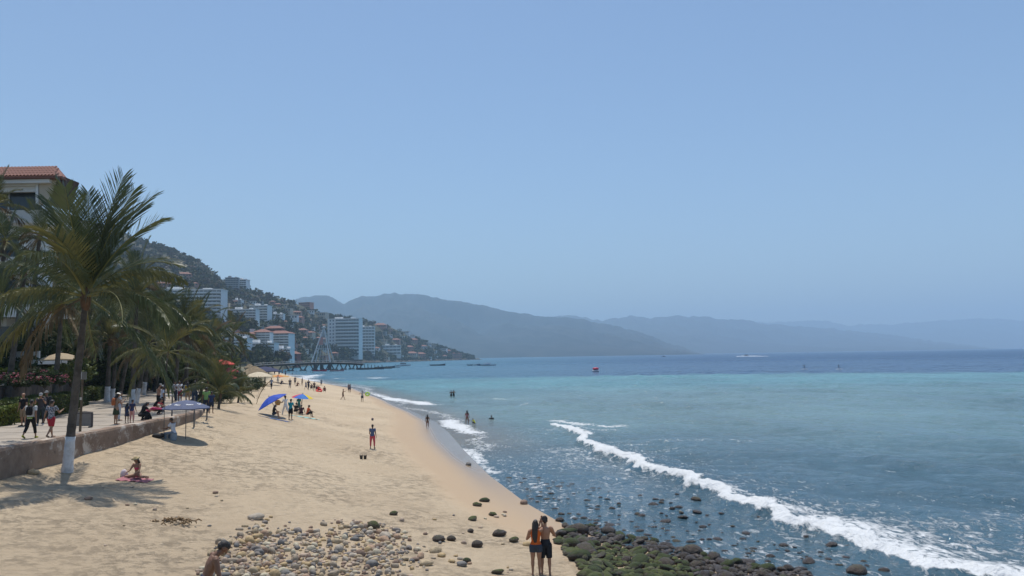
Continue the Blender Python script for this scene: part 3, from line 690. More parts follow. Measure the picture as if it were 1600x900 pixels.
for i, (px, py, sx, sz, fl, lb) in enumerate([(24, 592, 1.05, .75, 1, 'round pink flowering bush at far left above the planter wall'), (70, 590, 1.2, .85, 1, 'largest pink flowering bush left of the dark leaning palm'), (94, 592, .6, .6, 1, 'small pink flowering bush between the two trunks'),
        (3, 596, 1.3, 1.0, 0, 'green shrub at the left edge above the planter wall'), (45, 602, 1.2, .9, 0, 'grassy shrub spilling over the planter wall coping'), (110, 606, 1.6, 1.5, 0, 'green shrub behind the nearest palm trunk')]):
    p = onz(px, py + 6, 5.6); p = atY(px, py + 6, max(p.y, 50) if p.y < 200 else 54); p = Vector((p.x, 47 + i * 1.3, 5.6)); q = atY(px, py, p.y); p.x = q.x
    shrub(p, sx, sz, [1, 1, 1, 3, 6, 0][i], lb, None, fl, 'flowering_shrub' if fl else 'shrub')
fill = [(20, 560, 60, 2.6, 2.4, 1), (50, 545, 64, 2.4, 2.5, 5), (150, 560, 75, 3.2, 3.2, 1), (185, 585, 84, 3.2, 3.0, 5), (215, 570, 92, 3.4, 3.6, 4), (240, 578, 98, 3.2, 3.4, 1), (262, 570, 105, 3.6, 4.2, 0), (300, 585, 98, 3.0, 3.4, 4),
        (320, 585, 100, 3.0, 3.6, 5), (340, 590, 104, 2.8, 3.0, 2), (283, 560, 112, 3.8, 4.4, 1), (5, 535, 66, 3.0, 3.0, 5), (90, 540, 76, 3.4, 3.6, 1), (180, 545, 96, 4, 4, 1), (235, 545, 108, 4, 4.2, 5), (312, 555, 120, 4, 4.4, 4), (340, 565, 128, 3.6, 3.6, 0), (60, 500, 84, 4.2, 4.5, 1), (20, 480, 86, 4.5, 5, 5), (125, 490, 92, 4.5, 5, 1)]
for i, (px, py, Y_, sx, sz, kd) in enumerate(fill):
    p = atY(px, py, Y_); gz = 5.3 if Y_ < 80 and px < 110 else 3.3
    tr = thing('garden_tree', 'leafy broadleaf garden tree in the dense planting behind the palms', 'tree', (p.x, p.y, gz), random.uniform(0, 6), 'dense garden planting behind the promenade')
    zc = max(p.z - gz, sz * .55)
    ob('crown', SH[kd], None, tr, (0, 0, zc), None, (sx, sx, sz)); ob('crown', SH[(kd + 4) % 8], None, tr, (random.uniform(-.5, .5), 0, zc - sz * .55), None, (sx * .9, sx * .9, sz))
    ob('trunk', MB().tube([(0, 0, -.2), (.1, 0, zc * .5), (0, .1, zc)], [.16, .12, .07], 7).mesh('trunk', True), woodm, tr)
# salt shrubs where the sand begins
for i, (px, py, sx, sz, kd, lb) in enumerate([(352, 622, 1.5, 1.5, 2, 'dusty shrub nearest the leaning driftwood, left one'), (366, 617, 1.7, 1.5, 6, 'dusty olive shrub at the sand edge, second from left'), (380, 613, 1.7, 1.5, 2, 'dusty olive shrub at the sand edge below the pale parasol'), (392, 610, 1.6, 1.4, 5, 'dark shrub at the sand edge, third from left'),
        (402, 607, 1.5, 1.3, 6, 'rightmost dusty shrub touching the open sand'), (345, 628, 1.2, 1.2, 5, 'dark low shrub under the bushy young palm'), (372, 606, 2.0, 2.2, 0, 'tall green shrub behind the dusty row')]):
    p = onz(px, py, 2.9); shrub((p.x, p.y, bz1(p.x, p.y)), sx, sz, kd, lb, 'dusty shrubs at the sand edge')

# ================================================================== TOWN ON THE HILL
white = mat('white_render', (0.80, 0.80, 0.78), 0.85, (0.74, 0.73, 0.71), 0.25)
cream = mat('cream_render', (0.55, 0.48, 0.38), 0.85, (0.47, 0.40, 0.31), 0.25)
rose = mat('rose_render', (0.50, 0.27, 0.20), 0.85, (0.42, 0.22, 0.17), 0.3)
brick = mat('red_brick', (0.28, 0.09, 0.07), 0.85, (0.22, 0.07, 0.06), 0.4)
greyc = mat('grey_render', (0.36, 0.36, 0.36), 0.85, (0.28, 0.28, 0.28), 0.3)
tile = mat('terracotta_tile', (0.27, 0.125, 0.095), 0.8, (0.19, 0.095, 0.075), 0.8)
glass = mat('window_glass', (0.06, 0.085, 0.11), 0.15, (0.06, 0.075, 0.09), 1.0, spec=.5)
thatch = mat('thatch', (0.33, 0.255, 0.16), 0.95, (0.20, 0.15, 0.095), 2.5, 1.0, 9)
winme = MB().box((0, 0, 0), (1, .12, 1)).mesh('window'); winme.materials.append(glass)
framem = MB()
for a_ in (-.5, .5): framem.box((a_, -.05, 0), (.07, .1, 1.06)); framem.box((0, -.05, a_), (1.0, .09, .07))
framem = framem.mesh('window_frame'); framem.materials.append(white)
def windows(t, face_y, zs, xs, w_, h_, frames=False):
    for z_ in zs:
        for x_ in xs:
            o = ob('window', winme, None, t, (x_, face_y - 0.03, z_), None, (w_, 1, h_))
            if frames: ob('window_frame', framem, None, o)
def tower(px, pyb, pyt, pw, dep, floors, bays, wall_m, label, rz=0.0, balc=1.3, roof='flat', bw=.90, Y=None, left_blank=0.0):
    p = onhill(px, pyb); Yd = Y or p.y; p = atY(px, pyb, Yd); s = Yd / F; W = pw * s; Ht = (pyb - pyt) * s
    t = thing('apartment_building', label, 'building', (p.x, p.y, p.z), rz)
    ob('wall', MB().box((0, dep / 2, Ht / 2 - 3), (W, dep, Ht + 6)), wall_m, t)
    fh = Ht / floors; x0 = -W / 2 + W * left_blank; Wb = W - W * left_blank; bwid = Wb / bays
    for f in range(floors):
        zc = f * fh
        if balc:
            ob('balcony', MB().box((x0 + Wb / 2, -balc / 2 - .05, zc + .12), (Wb * .985, balc, .24)).box((x0 + Wb / 2, -balc, zc + .24 + fh * .17), (Wb * .985, .14, fh * .36)), wall_m, t)
        windows(t, 0, [zc + fh * .56], [x0 + (i + .5) * bwid for i in range(bays)], bwid * bw, fh * .50)
        if left_blank:
            windows(t, 0, [zc + fh * .55], [-W / 2 + W * left_blank * k_ for k_ in (.35, .72)], W * left_blank * .16, fh * .42)
    if roof == 'flat':
        ob('roof', MB().box((0, dep / 2, Ht + .35), (W + .8, dep + .8, .7)).box((-W * .2, dep * .5, Ht + 1.9), (W * .22, dep * .4, 2.6)).box((W * .25, dep * .6, Ht + 1.4), (W * .12, dep * .3, 1.6)), wall_m, t)
    else:
        ob('roof', MB().add([(-W / 2 - .8, -balc - .4, Ht), (W / 2 + .8, -balc - .4, Ht), (W / 2 + .8, dep + .6, Ht), (-W / 2 - .8, dep + .6, Ht), (-W / 2 + dep * .35, dep / 2, Ht + 2.6), (W / 2 - dep * .35, dep / 2, Ht + 2.6)], [(0, 1, 5, 4), (2, 3, 4, 5), (1, 2, 5), (3, 0, 4), (3, 2, 1, 0)]), tile, t)
    return t
tower(536, 556, 498.5, 50, 22, 11, 9, white, 'white curved beachfront tower with balcony bands above the pier', -.08, 1.8, left_blank=.26)
tower(571, 553, 511, 28, 20, 9, 6, white, 'lower white tower joined right of the tall balcony tower', .12, 1.8)
tower(290, 492, 453, 108, 18, 7, 16, white, 'long white hotel slab with balcony grid high on the hill at left', .05, 1.5)
tower(362, 452, 434, 20, 14, 6, 5, greyc, 'pale block on the skyline left of the hill crest palms', .2, 0)
tower(377, 452, 437, 15, 14, 5, 4, white, 'smaller pale block on the skyline right of its twin', -.1, 0)
tower(378, 500, 484, 42, 16, 4, 8, white, 'wide low white terrace block below the hillside trees', .05, 1.2)
tower(404, 502, 478, 28, 14, 6, 4, white, 'white stepped apartment block at mid slope', -.1, 1.2)
tower(370, 478, 469, 13, 10, 3, 3, white, 'small white house cube above the stepped block', 0, 0)
tower(433, 542, 521, 36, 16, 5, 5, white, 'white apartments with tiled roof left of the pier pylon', -.06, 1.4, 'tile')
tower(408, 534, 519, 26, 14, 4, 4, white, 'white apartments with tiled gable beside a red brick stair', .08, 1.2, 'tile')
tower(427, 530, 513, 26, 10, 4, 3, brick, 'red brick house with white bands behind the apartments', 0, 1.0, 'tile')
tower(405, 556, 537, 46, 14, 4, 8, white, 'white beachfront hotel below the brick house', .03, 1.4)
tower(368, 560, 530, 34, 14, 6, 6, white, 'white beachfront hotel behind the slender drooping palm', .04, 1.2)
tower(440, 560, 546, 26, 12, 3, 5, white, 'small white beach hotel at the foot of the apartments', -.05, 1.0)
tower(456, 572, 553, 16, 10, 3, 3, brick, 'red house with white balconies at the pier foot', -.1, 1.0, 'tile')
tower(244, 437, 421, 26, 12, 3, 6, cream, 'domed cream villa high on the dry hillside', 0, .8)
tower(432, 498, 491, 20, 10, 2, 4, white, 'low white villa right of the mid slope blocks', 0, .6)
tower(611, 555, 540, 30, 12, 3, 5, white, 'pale green white house on the point above the rocks', .1, 1.0)
tower(713, 563, 553, 18, 12, 4, 4, rose, 'rose coloured house at the tip of the point', .1, 1.0)
def house(px, pyb, pw, ph, m, roofk, label, rz=0.0):
    p = onhill(px, pyb); s = p.y / F; W = pw * s; Ht = max(ph * s, 2.6); dep = max(6, W * .6)
    t = thing('hill_house', label, 'house', p, rz, 'houses on the wooded hill')
    ob('wall', MB().box((0, dep / 2, Ht / 2 - 2.5), (W, dep, Ht + 5)), m, t)
    n = max(2, int(W / 3.4)); fl = max(1, int(Ht / 3.0))
    windows(t, 0, [(f + .52) * Ht / fl for f in range(fl)], [(-.5 + (i + .5) / n) * W for i in range(n)], W / n * .55, Ht / fl * .5, False)
    if roofk == 0: ob('roof', MB().box((0, dep / 2 - .4, Ht + .2), (W + 1.2, dep + 1.6, .4)), m, t)
    else:
        e = .9; ob('roof', MB().add([(-W / 2 - e, -e - .6, Ht), (W / 2 + e, -e - .6, Ht), (W / 2 + e, dep + e, Ht), (-W / 2 - e, dep + e, Ht), (-W * .22, dep * .5, Ht + dep * .26), (W * .22, dep * .5, Ht + dep * .26)], [(0, 1, 5, 4), (2, 3, 4, 5), (1, 2, 5), (3, 0, 4), (3, 2, 1, 0)]), tile, t)
HS = [(340, 508, 18, 5, cream, 1, 'tiled'), (355, 512, 20, 4, white, 1, 'long tiled'), (385, 510, 22, 3, cream, 1, 'low tiled'), (400, 516, 16, 4, greyc, 0, 'grey flat roofed'), (418, 513, 20, 3, white, 0, 'white flat roofed'), (445, 487, 16, 5, cream, 0, 'cream'), (452, 498, 22, 5, white, 0, 'wide white'),
      (465, 502, 13, 6, rose, 1, 'small rose'), (474, 478, 20, 6, rose, 0, 'rose skyline'), (482, 490, 14, 4, white, 0, 'white upper'), (497, 494, 22, 5, cream, 0, 'cream terraced'), (462, 492, 14, 4, rose, 1, 'tiled upper'), (468, 520, 20, 4, rose, 1, 'orange roofed'), (480, 524, 16, 4, cream, 1, 'orange gabled'),
      (448, 525, 14, 4, white, 1, 'white gabled'), (392, 475, 12, 4, white, 0, 'small white upper'), (350, 480, 12, 5, cream, 0, 'cream mid slope'), (335, 470, 10, 4, white, 0, 'white upper slope'), (263, 448, 16, 4, cream, 1, 'long roofed upper'), (285, 432, 22, 4, rose, 1, 'long tiled hilltop'), (270, 443, 12, 3, white, 0, 'white terrace'),
      (300, 447, 14, 4, rose, 1, 'red roofed upper'), (248, 447, 18, 3, rose, 1, 'red roofed villa'), (592, 512, 20, 4, rose, 1, 'tiled crest'), (632, 522, 12, 4, white, 0, 'white crest'), (640, 527, 14, 4, white, 0, 'white stepped'), (616, 535, 14, 4, rose, 1, 'tiled point'), (596, 535, 14, 4, cream, 0, 'cream point'),
      (645, 536, 14, 5, rose, 1, 'rose gabled'), (638, 546, 14, 4, rose, 1, 'terracotta'), (640, 556, 18, 4, cream, 1, 'wide tiled shore'), (656, 558, 16, 5, rose, 1, 'rose shore'), (660, 545, 12, 4, white, 1, 'white tiled'), (668, 540, 10, 4, white, 0, 'small white'), (676, 543, 10, 4, cream, 0, 'small cream'),
      (690, 548, 12, 3, white, 0, 'white low'), (698, 551, 10, 3, rose, 1, 'red low'), (622, 560, 12, 4, white, 0, 'white shore'), (601, 562, 10, 4, cream, 0, 'cream shore'), (585, 548, 12, 4, white, 1, 'white gable below tower'), (520, 556, 12, 4, rose, 1, 'domed brick'), (500, 560, 18, 4, rose, 0, 'long rose'),
      (478, 558, 14, 4, cream, 0, 'cream beach'), (343, 548, 16, 6, white, 0, 'white beach row'), (330, 535, 14, 5, cream, 1, 'cream tiled lower'), (350, 530, 12, 5, white, 0, 'white lower'), (390, 528, 14, 4, rose, 1, 'rose lower'), (352, 556, 18, 5, rose, 0, 'rose beach row')]
places = lambda px, py: ('left of the pale hotel tower' if px < 510 else 'on the point right of the pale towers')
for i, (a, b, c, d, m_, rk, nm) in enumerate(HS): house(a, b, c, d, m_, rk, '%s house on the hill %s' % (nm, places(a, b)), random.uniform(-.35, .35))

# small pale houses packed between the larger ones
rgh = random.Random(91); hs_n = 0
for _ in range(4000):
    a, b = (rgh.gauss(415, 50), rgh.uniform(474, 556)) if rgh.random() < .6 else (rgh.uniform(585, 715), rgh.uniform(515, 562))
    hx_, hy_, hz_ = hill_at(np.array([a]), np.array([.97])); top_ = 556.5 - (a - 800) * .0167 - (float(hz_[0]) - CAMZ) / float(hy_[0]) * F
    if b < top_ + 6 or a < 330 or any(abs(a - h[0]) < (h[2] + 8) / 2 and abs(b - h[1]) < 7 for h in HS): continue
    if any(abs(a - q[0]) < (q[1] + 8) / 2 and q[2] - 2 < b < q[3] + 7 for q in ((536, 52, 498, 557), (571, 30, 511, 554), (404, 30, 478, 503), (378, 44, 484, 501), (433, 38, 521, 543), (405, 48, 537, 557), (408, 28, 519, 535), (440, 28, 546, 561), (368, 36, 530, 561), (611, 32, 540, 556))): continue
    c, d = rgh.uniform(5, 11), rgh.uniform(2.5, 5); HS.append((a, b, c, d)); hs_n += 1
    house(a, b, c, d, rgh.choice([white, white, cream, greyc, rose]), int(rgh.random() < .35), 'small pale house packed among the buildings of the slope', rgh.uniform(-.4, .4))
    if hs_n > 125: break

# ---- trees on the hill: the nearest ones singly, the rest as one wood
tl = [mat('hill_leaf_%d' % i, c_, .8, tuple(v * .6 for v in c_), .12, trans=.1) for i, c_ in enumerate([(.040, .060, .022), (.060, .080, .026), (.085, .085, .040), (.110, .085, .062), (.030, .048, .020)])]
TM = []
for i in range(10):
    V, Fq = leafcloud(170, .62, clumpfn(3.2, 3.2, 2.4, 11, 1.3, 500 + i, .35), 520 + i, .75); V[:, 2] += 3.6
    tb = MB().tube([(0, 0, -2), (.2, 0, 2.0), (0, .2, 4)], [.35, .25, .1], 5); nb = len(tb.V)
    me = MB(); me.V = tb.V + [tuple(v) for v in V]; me.F = tb.F + [tuple(f + nb) for f in Fq]; me = me.mesh('hill_tree'); me.materials.append(tl[i % 5]); TM.append(me)
rg = np.random.default_rng(77); cand = []
for _ in range(9500):
    px = rg.uniform(150, 738); t_ = rg.uniform(.015, 1.0) ** .9; cand.append((px, t_))
cand = np.array(cand); hx, hy, hz = hill_at(cand[:, 0], cand[:, 1])
dens = fbm(hx * .02, hy * .02, 88); keep = (rg.random(len(cand)) < (0.35 + 1.1 * (dens - .25)))
spx = 800 + hx / hy * F; spy = 556.5 - (spx - 800) * .0167 - (hz - CAMZ) / hy * F
for (a, b, pt, wd) in ((536, 557, 498, 56), (571, 554, 511, 32), (290, 493, 453, 112), (404, 503, 478, 32), (378, 501, 484, 44), (433, 543, 521, 40), (405, 557, 537, 50), (611, 556, 540, 32), (408, 535, 519, 28), (440, 561, 546, 28), (368, 561, 530, 36), (713, 564, 553, 18), (456, 573, 553, 18)):
    keep &= ~((np.abs(spx - a) < wd / 2) & (spy > pt) & (spy < b + (3 if b < 545 else 1.5)))
for (a, b, c, d, *_r) in HS: keep &= ~((np.abs(spx - a) < c * .40) & (spy > b - d) & (spy < b + 5.0))
idx = np.where(keep)[0]; szs = rg.uniform(.7, 1.5, len(cand)) * np.where(cand[:, 1] > .8, .8, 1); order = idx[np.argsort(-(szs / hy)[idx])]
for i in order[:290]:
    o = ob('hill_tree', TM[int(rg.integers(0, 10))], None, None, (hx[i], hy[i], hz[i]), rg.uniform(0, 6.28), (szs[i] * 1.1, szs[i] * 1.1, szs[i] * rg.uniform(.9, 1.4)))
    tag(o, 'rounded broadleaf tree among the houses on the lower hillside', 'tree', 'trees between the hillside houses')
groups = [[], [], [], [], []]
for i in order[290:]: groups[int(np.clip((1 if hz[i] < 60 else 2.6) + rg.normal() * 1.1, 0, 4))].append(i)
par = None
for g_, lst in enumerate(groups):
    if not lst: continue
    Vs = []; Fs = []; o_ = 0
    for i in lst:
        V, Fq = leafcloud(46, 1.05, clumpfn(3.2, 3.2, 2.4, 7, 1.3, int(rg.integers(0, 40)), .35), int(rg.integers(0, 1e6)), .75)
        s_ = szs[i]; V = V * s_ * 1.2 + np.array([hx[i], hy[i], hz[i] + 2.2 * s_]); Vs.append(V); Fs.append(Fq + o_); o_ += len(V)
    me = mesh_np('hillside_wood', np.concatenate(Vs), np.concatenate(Fs), False)
    o = ob('hillside_wood', me, tl[g_]); struct(o, 'stuff')
    o['label'] = 'dry wooded slope of the town hill seen as one mass'
for a, b, s_ in ((520, 552, 1.5), (527, 556, 1.6), (534, 560, 1.8), (541, 563, 2.0), (549, 564, 2.2), (556, 562, 2.2), (563, 560, 1.9), (570, 558, 1.6), (577, 560, 1.6), (513, 549, 1.4), (584, 557, 1.4), (545, 557, 1.5)):
    p = onhill(a, b); o = ob('hill_tree', TM[int(rg.integers(0, 10))], None, None, (p.x, p.y - 14, p.z - 1), 0, (s_ * 1.5, s_ * 1.5, s_ * 1.5)); tag(o, 'large dark tree screening the foot of the tall white tower', 'tree', 'trees at the foot of the tower')
# rocks of the point
rockm = mat('shore_rock', (.20, .155, .12), .9, (.11, .085, .07), .3, .4)
mb = MB()
for i in range(150):
    px = rg.uniform(500, 748); x, y, z = [float(v) for v in hill_at(px, 0.0)]; s_ = rg.uniform(1.2, 4.2)
    mb.ellipsoid((x + rg.uniform(-5, 5), y - rg.uniform(-3, 10), .2), (s_ * 1.4, s_, s_ * rg.uniform(.4, .9)), 6, 4)
struct(ob('shore_rocks', mb, rockm), 'stuff')
# ================================================================== HOTEL AT TOP LEFT
def hotel():
    Yh = 60.0; cn = atY(97, 275, Yh); ez = cn.z; xr = cn.x                   # eave corner
    t = thing('hotel_building', 'white hotel with red tiled roof and flared corner behind the palms', 'building', (xr, Yh, 3.6))
    Hh = ez - 3.6
    # roof slope with single barrel tiles
    W = 16.0; run = 2.7; rise = 1.35; k_h = 1.9          # hip: the right edge runs back and to the left
    ob('roof_deck', MB().add([(-W, 0, Hh + .02), (0, 0, Hh), (-k_h, run, Hh + rise), (-W, run, Hh + rise), (-W, 0, Hh - .12), (0, 0, Hh - .14), (-.6, run, Hh - .14), (-W, run, Hh - .14)],
        [(0, 1, 2, 3), (4, 7, 6, 5), (0, 4, 5, 1), (1, 5, 6, 2), (2, 6, 7, 3)]), tile, t)
    n = 8; tm = MB(); vs = []
    for j, (yy, rr) in enumerate(((0, .115), (1, .095))):
        for k in range(n + 1):
            a = math.pi * k / n; vs.append((math.cos(a) * rr, yy, math.sin(a) * rr))
    tm.add(vs, [(k, k + 1, n + 2 + k, n + 1 + k) for k in range(n)]); tm = tm.mesh('roof_tile', True); tm.materials.append(tile)
    sl_ = math.atan2(rise, run)
    for i in range(44):
        x = -.12 - i * .27
        for j in range(4):
            yy = j * run / 4
            if x > -k_h * (yy + run / 4) / run: continue
            o = ob('roof_tile', tm, None, t, (x, -.06 + yy, Hh + .02 + rise * j / 4), 0, (1, run / 4 / math.cos(sl_) * 1.06, 1)); o.rotation_euler[0] = sl_
    ob('eave_soffit', MB().box((-W / 2 - .5, 1.9, Hh - .30), (W - 1.2, 3.4, .28)), white, t)
    ob('fascia_wall', MB().box((-W / 2 - .9, .95, Hh - .72), (W - 2.4, .3, .58)), white, t)
    ob('wall', MB().box((-W / 2 - 2.6, 5.2, Hh / 2 - .5), (W - 5.2, 6, Hh - 1.0)), white, t)
    q = lambda px, py: atY(px, py, Yh + .6) - Vector((xr, Yh, 3.6))
    def prism(a_, th_, m_, nm): 
        v_ = [Vector(p_) for p_ in a_]; n_ = len(v_); ob(nm, MB().add(v_ + [p_ + Vector((0, th_, 0)) for p_ in v_], [tuple(range(n_ - 1, -1, -1)), tuple(range(n_, 2 * n_))] + [(i, (i + 1) % n_, (i + 1) % n_ + n_, i + n_) for i in range(n_)]), m_, t)
    prism([q(60, 281), q(91, 279), q(77, 318), q(60, 318)], .5, cream, 'flared_panel')
    prism([q(90.5, 277), q(100, 276), q(84, 320), q(76, 320)], 2.2, mat('dark_timber', (.07, .045, .04), .7, (.10, .06, .05), 2), 'flared_edge')
    prism([q(55.5, 281), q(61, 281), q(61, 319), q(55.5, 319)], .4, white, 'corner_pillar')
    prism([q(-60, 284), q(56, 281), q(56, 290), q(-60, 293)], .4, white, 'lintel')
    wn = ob('window', MB().box((-8.0, 1.7, Hh - 2.05), (11.0, .1, 2.6)), glass, t)
    ob('window_frame', MB().box((-5.0, 1.62, Hh - 2.05), (.1, .1, 2.6)).box((-7.5, 1.62, Hh - 2.05), (.1, .1, 2.6)), white, wn)
    for f in range(4):
        z_ = Hh - 3.3 - f * 3.6
        ob('balcony', MB().box((-8.2, 2.4, z_), (13.2, 4.0, .35)).box((-8.2, .6, z_ + .45), (13.2, .14, .75)), white, t)
        if f:
            for k_ in range(3): ob('window', MB().box((-5.6 - k_ * 3.4, 2.12, z_ + 1.7), (2.3, .1, 2.2)), glass, t)
hotel()

# ================================================================== PEOPLE
skins = [mat('skin_tan', (.36, .20, .125), .55, (.30, .16, .10), 5, spec=.4), mat('skin_brown', (.22, .115, .07), .55, (.17, .09, .055), 5, spec=.4), mat('skin_light', (.50, .31, .22), .55, (.43, .25, .17), 5, spec=.4)]
hairm = mat('hair_black', (.012, .010, .010), .5, (.03, .022, .018), 20, .4, 60, spec=.5); hairg = mat('hair_grey', (.28, .26, .25), .6, (.18, .17, .16), 20)
eyem = mat('eye_dark', (.02, .015, .012), .3)
def rotx(v, a): c, s = math.cos(a), math.sin(a); return Vector((v.x, v.y * c - v.z * s, v.y * s + v.z * c))
def skeleton(H, P):
    """joints in metres; x to the person's right, y forward, z up"""
    J = {}; g = P.get
    lean = math.radians(g('lean', 3)); Hp = Vector((0, 0, 0))
    up = lambda x, y, z: rotx(Vector((x, y, z)) * H, -lean)
    J['pel'] = Hp; J['hipc'] = Vector((0, 0, -.03 * H)); J['waist'] = up(0, .0, .08); J['chest'] = up(0, .002, .20); J['neck'] = up(0, -.008, .305)
    hl = math.radians(g('lean', 3) + g('head', 0)); J['head'] = J['neck'] + rotx(Vector((0, .012, .088)) * H, -hl); J['hl'] = hl
    yaw = math.radians(g('yaw', 0)); J['yaw'] = yaw
    sh = g('shw', .108)
    for s, k in ((-1, 'L'), (1, 'R')):
        J['sh' + k] = up(s * sh, -.004, .275)
        ap, aab, ael, ain = g('arm' + k, (6, 10, 12, 0))       # pitch, abduction, elbow flex, inward turn of the forearm
        d = lambda p_, ab: Vector((s * math.sin(math.radians(ab)), math.cos(math.radians(ab)) * math.sin(math.radians(p_)), -math.cos(math.radians(ab)) * math.cos(math.radians(p_))))
        J['el' + k] = J['sh' + k] + d(ap, aab) * .172 * H
        J['wr' + k] = J['el' + k] + d(ap + ael, aab - ain) * .145 * H
        J['hd' + k] = (J['wr' + k] - J['el' + k]).normalized()
        J['hip' + k] = Vector((s * .052, 0, -.012)) * H
        lp, lab, lkn = g('leg' + k, (0, 4, 2))
        J['kn' + k] = J['hip' + k] + d(lp, lab) * .238 * H
        J['an' + k] = J['kn' + k] + d(lp - lkn, lab * .3 - g('cross', 0)) * .238 * H
        fd = rotx(Vector((0, 1, 0)), math.radians(min(0, lp - lkn + 12)) * .7)
        if g('flat', 1): fd = Vector((s * .18, 1, 0)).normalized()
        J['to' + k] = J['an' + k] + (fd * .105 + Vector((0, 0, -.026))) * H
    low = min([J['an' + k].z - .038 * H for k in 'LR'] + [J['kn' + k].z - .034 * H for k in 'LR'] + [-.078 * H] + [J['to' + k].z - .012 * H for k in 'LR'])
    if g('lift') is not None: low = -g('lift')
    for k, v in J.items():
        if isinstance(v, Vector): v.z -= low if k[:2] != 'hd' or len(k) == 4 else 0
    J['up'] = up(0, 0, 1).normalized()
    return J
def torso(mb, J, H, inf, z0=-.055, z1=.305, fem=False, n=14, hem=0.0):
    prof = [(-.055, .055, .045), (-.02, .083 if not fem else .090, .062), (.03, .080 if not fem else .086, .058), (.09, .071 if not fem else .064, .048), (.15, .078 if not fem else .070, .052), (.205, .092 if not fem else .082, .058), (.25, .098 if not fem else .086, .052), (.285, .075, .040), (.31, .035, .03)]
    pts = []; rad = []
    up = J['up']
    for z, rx, ry in prof:
        if z < z0 - 1e-6 or z > z1 + 1e-6: continue
        q = J['pel'] + (Vector((0, 0, z * H)) if z < .03 else up * z * H); pts.append(q); e = inf + (hem if z == max(z0, -.055) else 0); rad.append((rx * H + e, ry * H + e))
    mb.tube(pts, rad, n, xax=(1, 0, 0))
def limb(mb, a, b, ra, rb, f0=0.0, f1=1.0, n=9, bulge=0.0):
    a, b = Vector(a), Vector(b); P = []; R_ = []
    for i in range(7):
        s = f0 + (f1 - f0) * i / 6; P.append(a.lerp(b, s)); R_.append(ra + (rb - ra) * s + bulge * math.exp(-((s - .28) / .2) ** 2))
    mb.tube(P, R_, n)
PENDING = []
class Fuse:
    """overlapping closed pieces to be fused into one continuous skin"""
    def __init__(s, mb, vox, name, it): s.a = (mb, vox, name, it)
def remesh(mb, vox, name, it=3): return Fuse(mb, vox, name, it)
_ob0 = ob
def ob(name, me, *a, **k):
    if not isinstance(me, Fuse): return _ob0(name, me, *a, **k)
    mb, vox, nm, it = me.a; o = _ob0(name, mb.mesh(nm, True), *a, **k)
    md = o.modifiers.new('r', 'REMESH'); md.mode = 'VOXEL'; md.voxel_size = vox; md.use_smooth_shade = True
    m2 = o.modifiers.new('s', 'SMOOTH'); m2.iterations = it; m2.factor = .5
    PENDING.append(o); return o
def fuse_all():
    dg = bpy.context.evaluated_depsgraph_get()
    for o in PENDING:
        r_ = bpy.data.meshes.new_from_object(o.evaluated_get(dg), depsgraph=dg); old = o.data; m_ = old.materials[0]
        o.modifiers.clear(); o.data = r_; r_.name = o.name.split('.')[0]
        r_.materials.clear(); r_.materials.append(m_)
        r_.polygons.foreach_set('use_smooth', np.ones(len(r_.polygons), bool)); bpy.data.meshes.remove(old)
POSES = {
 'stand': dict(), 'stand2': dict(legL=(4, 5, 6), legR=(-4, 5, 3), armL=(10, 8, 35, 10), armR=(-4, 10, 15, 0)),
 'walk': dict(legL=(22, 3, 6), legR=(-16, 3, 28), armL=(-18, 8, 12, 0), armR=(22, 8, 25, 0), flat=0), 'walk2': dict(legR=(20, 3, 6), legL=(-14, 3, 32), armR=(-15, 8, 12, 0), armL=(20, 8, 40, 0), flat=0),
 'phone': dict(armL=(35, 12, 95, 25), armR=(35, 12, 95, 25), head=18), 'sit': dict(lean=14, legL=(118, 10, 112), legR=(112, 10, 104), armL=(38, 12, 25, 10), armR=(40, 12, 25, 10)),
 'sitlong': dict(lean=-12, legL=(86, 8, 6), legR=(92, 6, 22), armL=(-28, 14, 5, 0), armR=(-26, 14, 5, 0), head=10), 'crossleg': dict(lean=8, legL=(86, 50, 168), legR=(84, 50, 166), cross=10, armL=(28, 14, 45, 15), armR=(30, 14, 45, 15), head=10),
 'kneel': dict(lean=66, legL=(28, 8, 116), legR=(24, 8, 112), armL=(78, 6, 5, 0), armR=(82, 6, 5, 0), head=-12), 'squat': dict(lean=30, legL=(108, 16, 142), legR=(104, 16, 140), armL=(48, 10, 30, 10), armR=(50, 10, 30, 10)),
 'wade': dict(legL=(12, 5, 8), legR=(-10, 5, 10), armL=(20, 30, 30, 0), armR=(12, 28, 30, 0)), 'reach': dict(armL=(85, 12, 20, 0), armR=(60, 14, 45, 10)), 'stool': dict(lean=10, legL=(86, 9, 88), legR=(84, 9, 86), armL=(35, 8, 55, 12), armR=(35, 8, 55, 12), head=12),
 'photo': dict(armL=(85, 14, 115, 25), armR=(80, 16, 118, 25), head=0), 'hipout': dict(legL=(6, 9, 8), legR=(-4, 7, 3), armL=(40, 26, 70, 20), armR=(8, 16, 20, 0)), 'bend': dict(lean=34, head=14, legL=(16, 4, 10), legR=(-14, 4, 20), armL=(20, 16, 18, 0), armR=(24, 22, 14, 0), flat=0),
}
PN = [0]
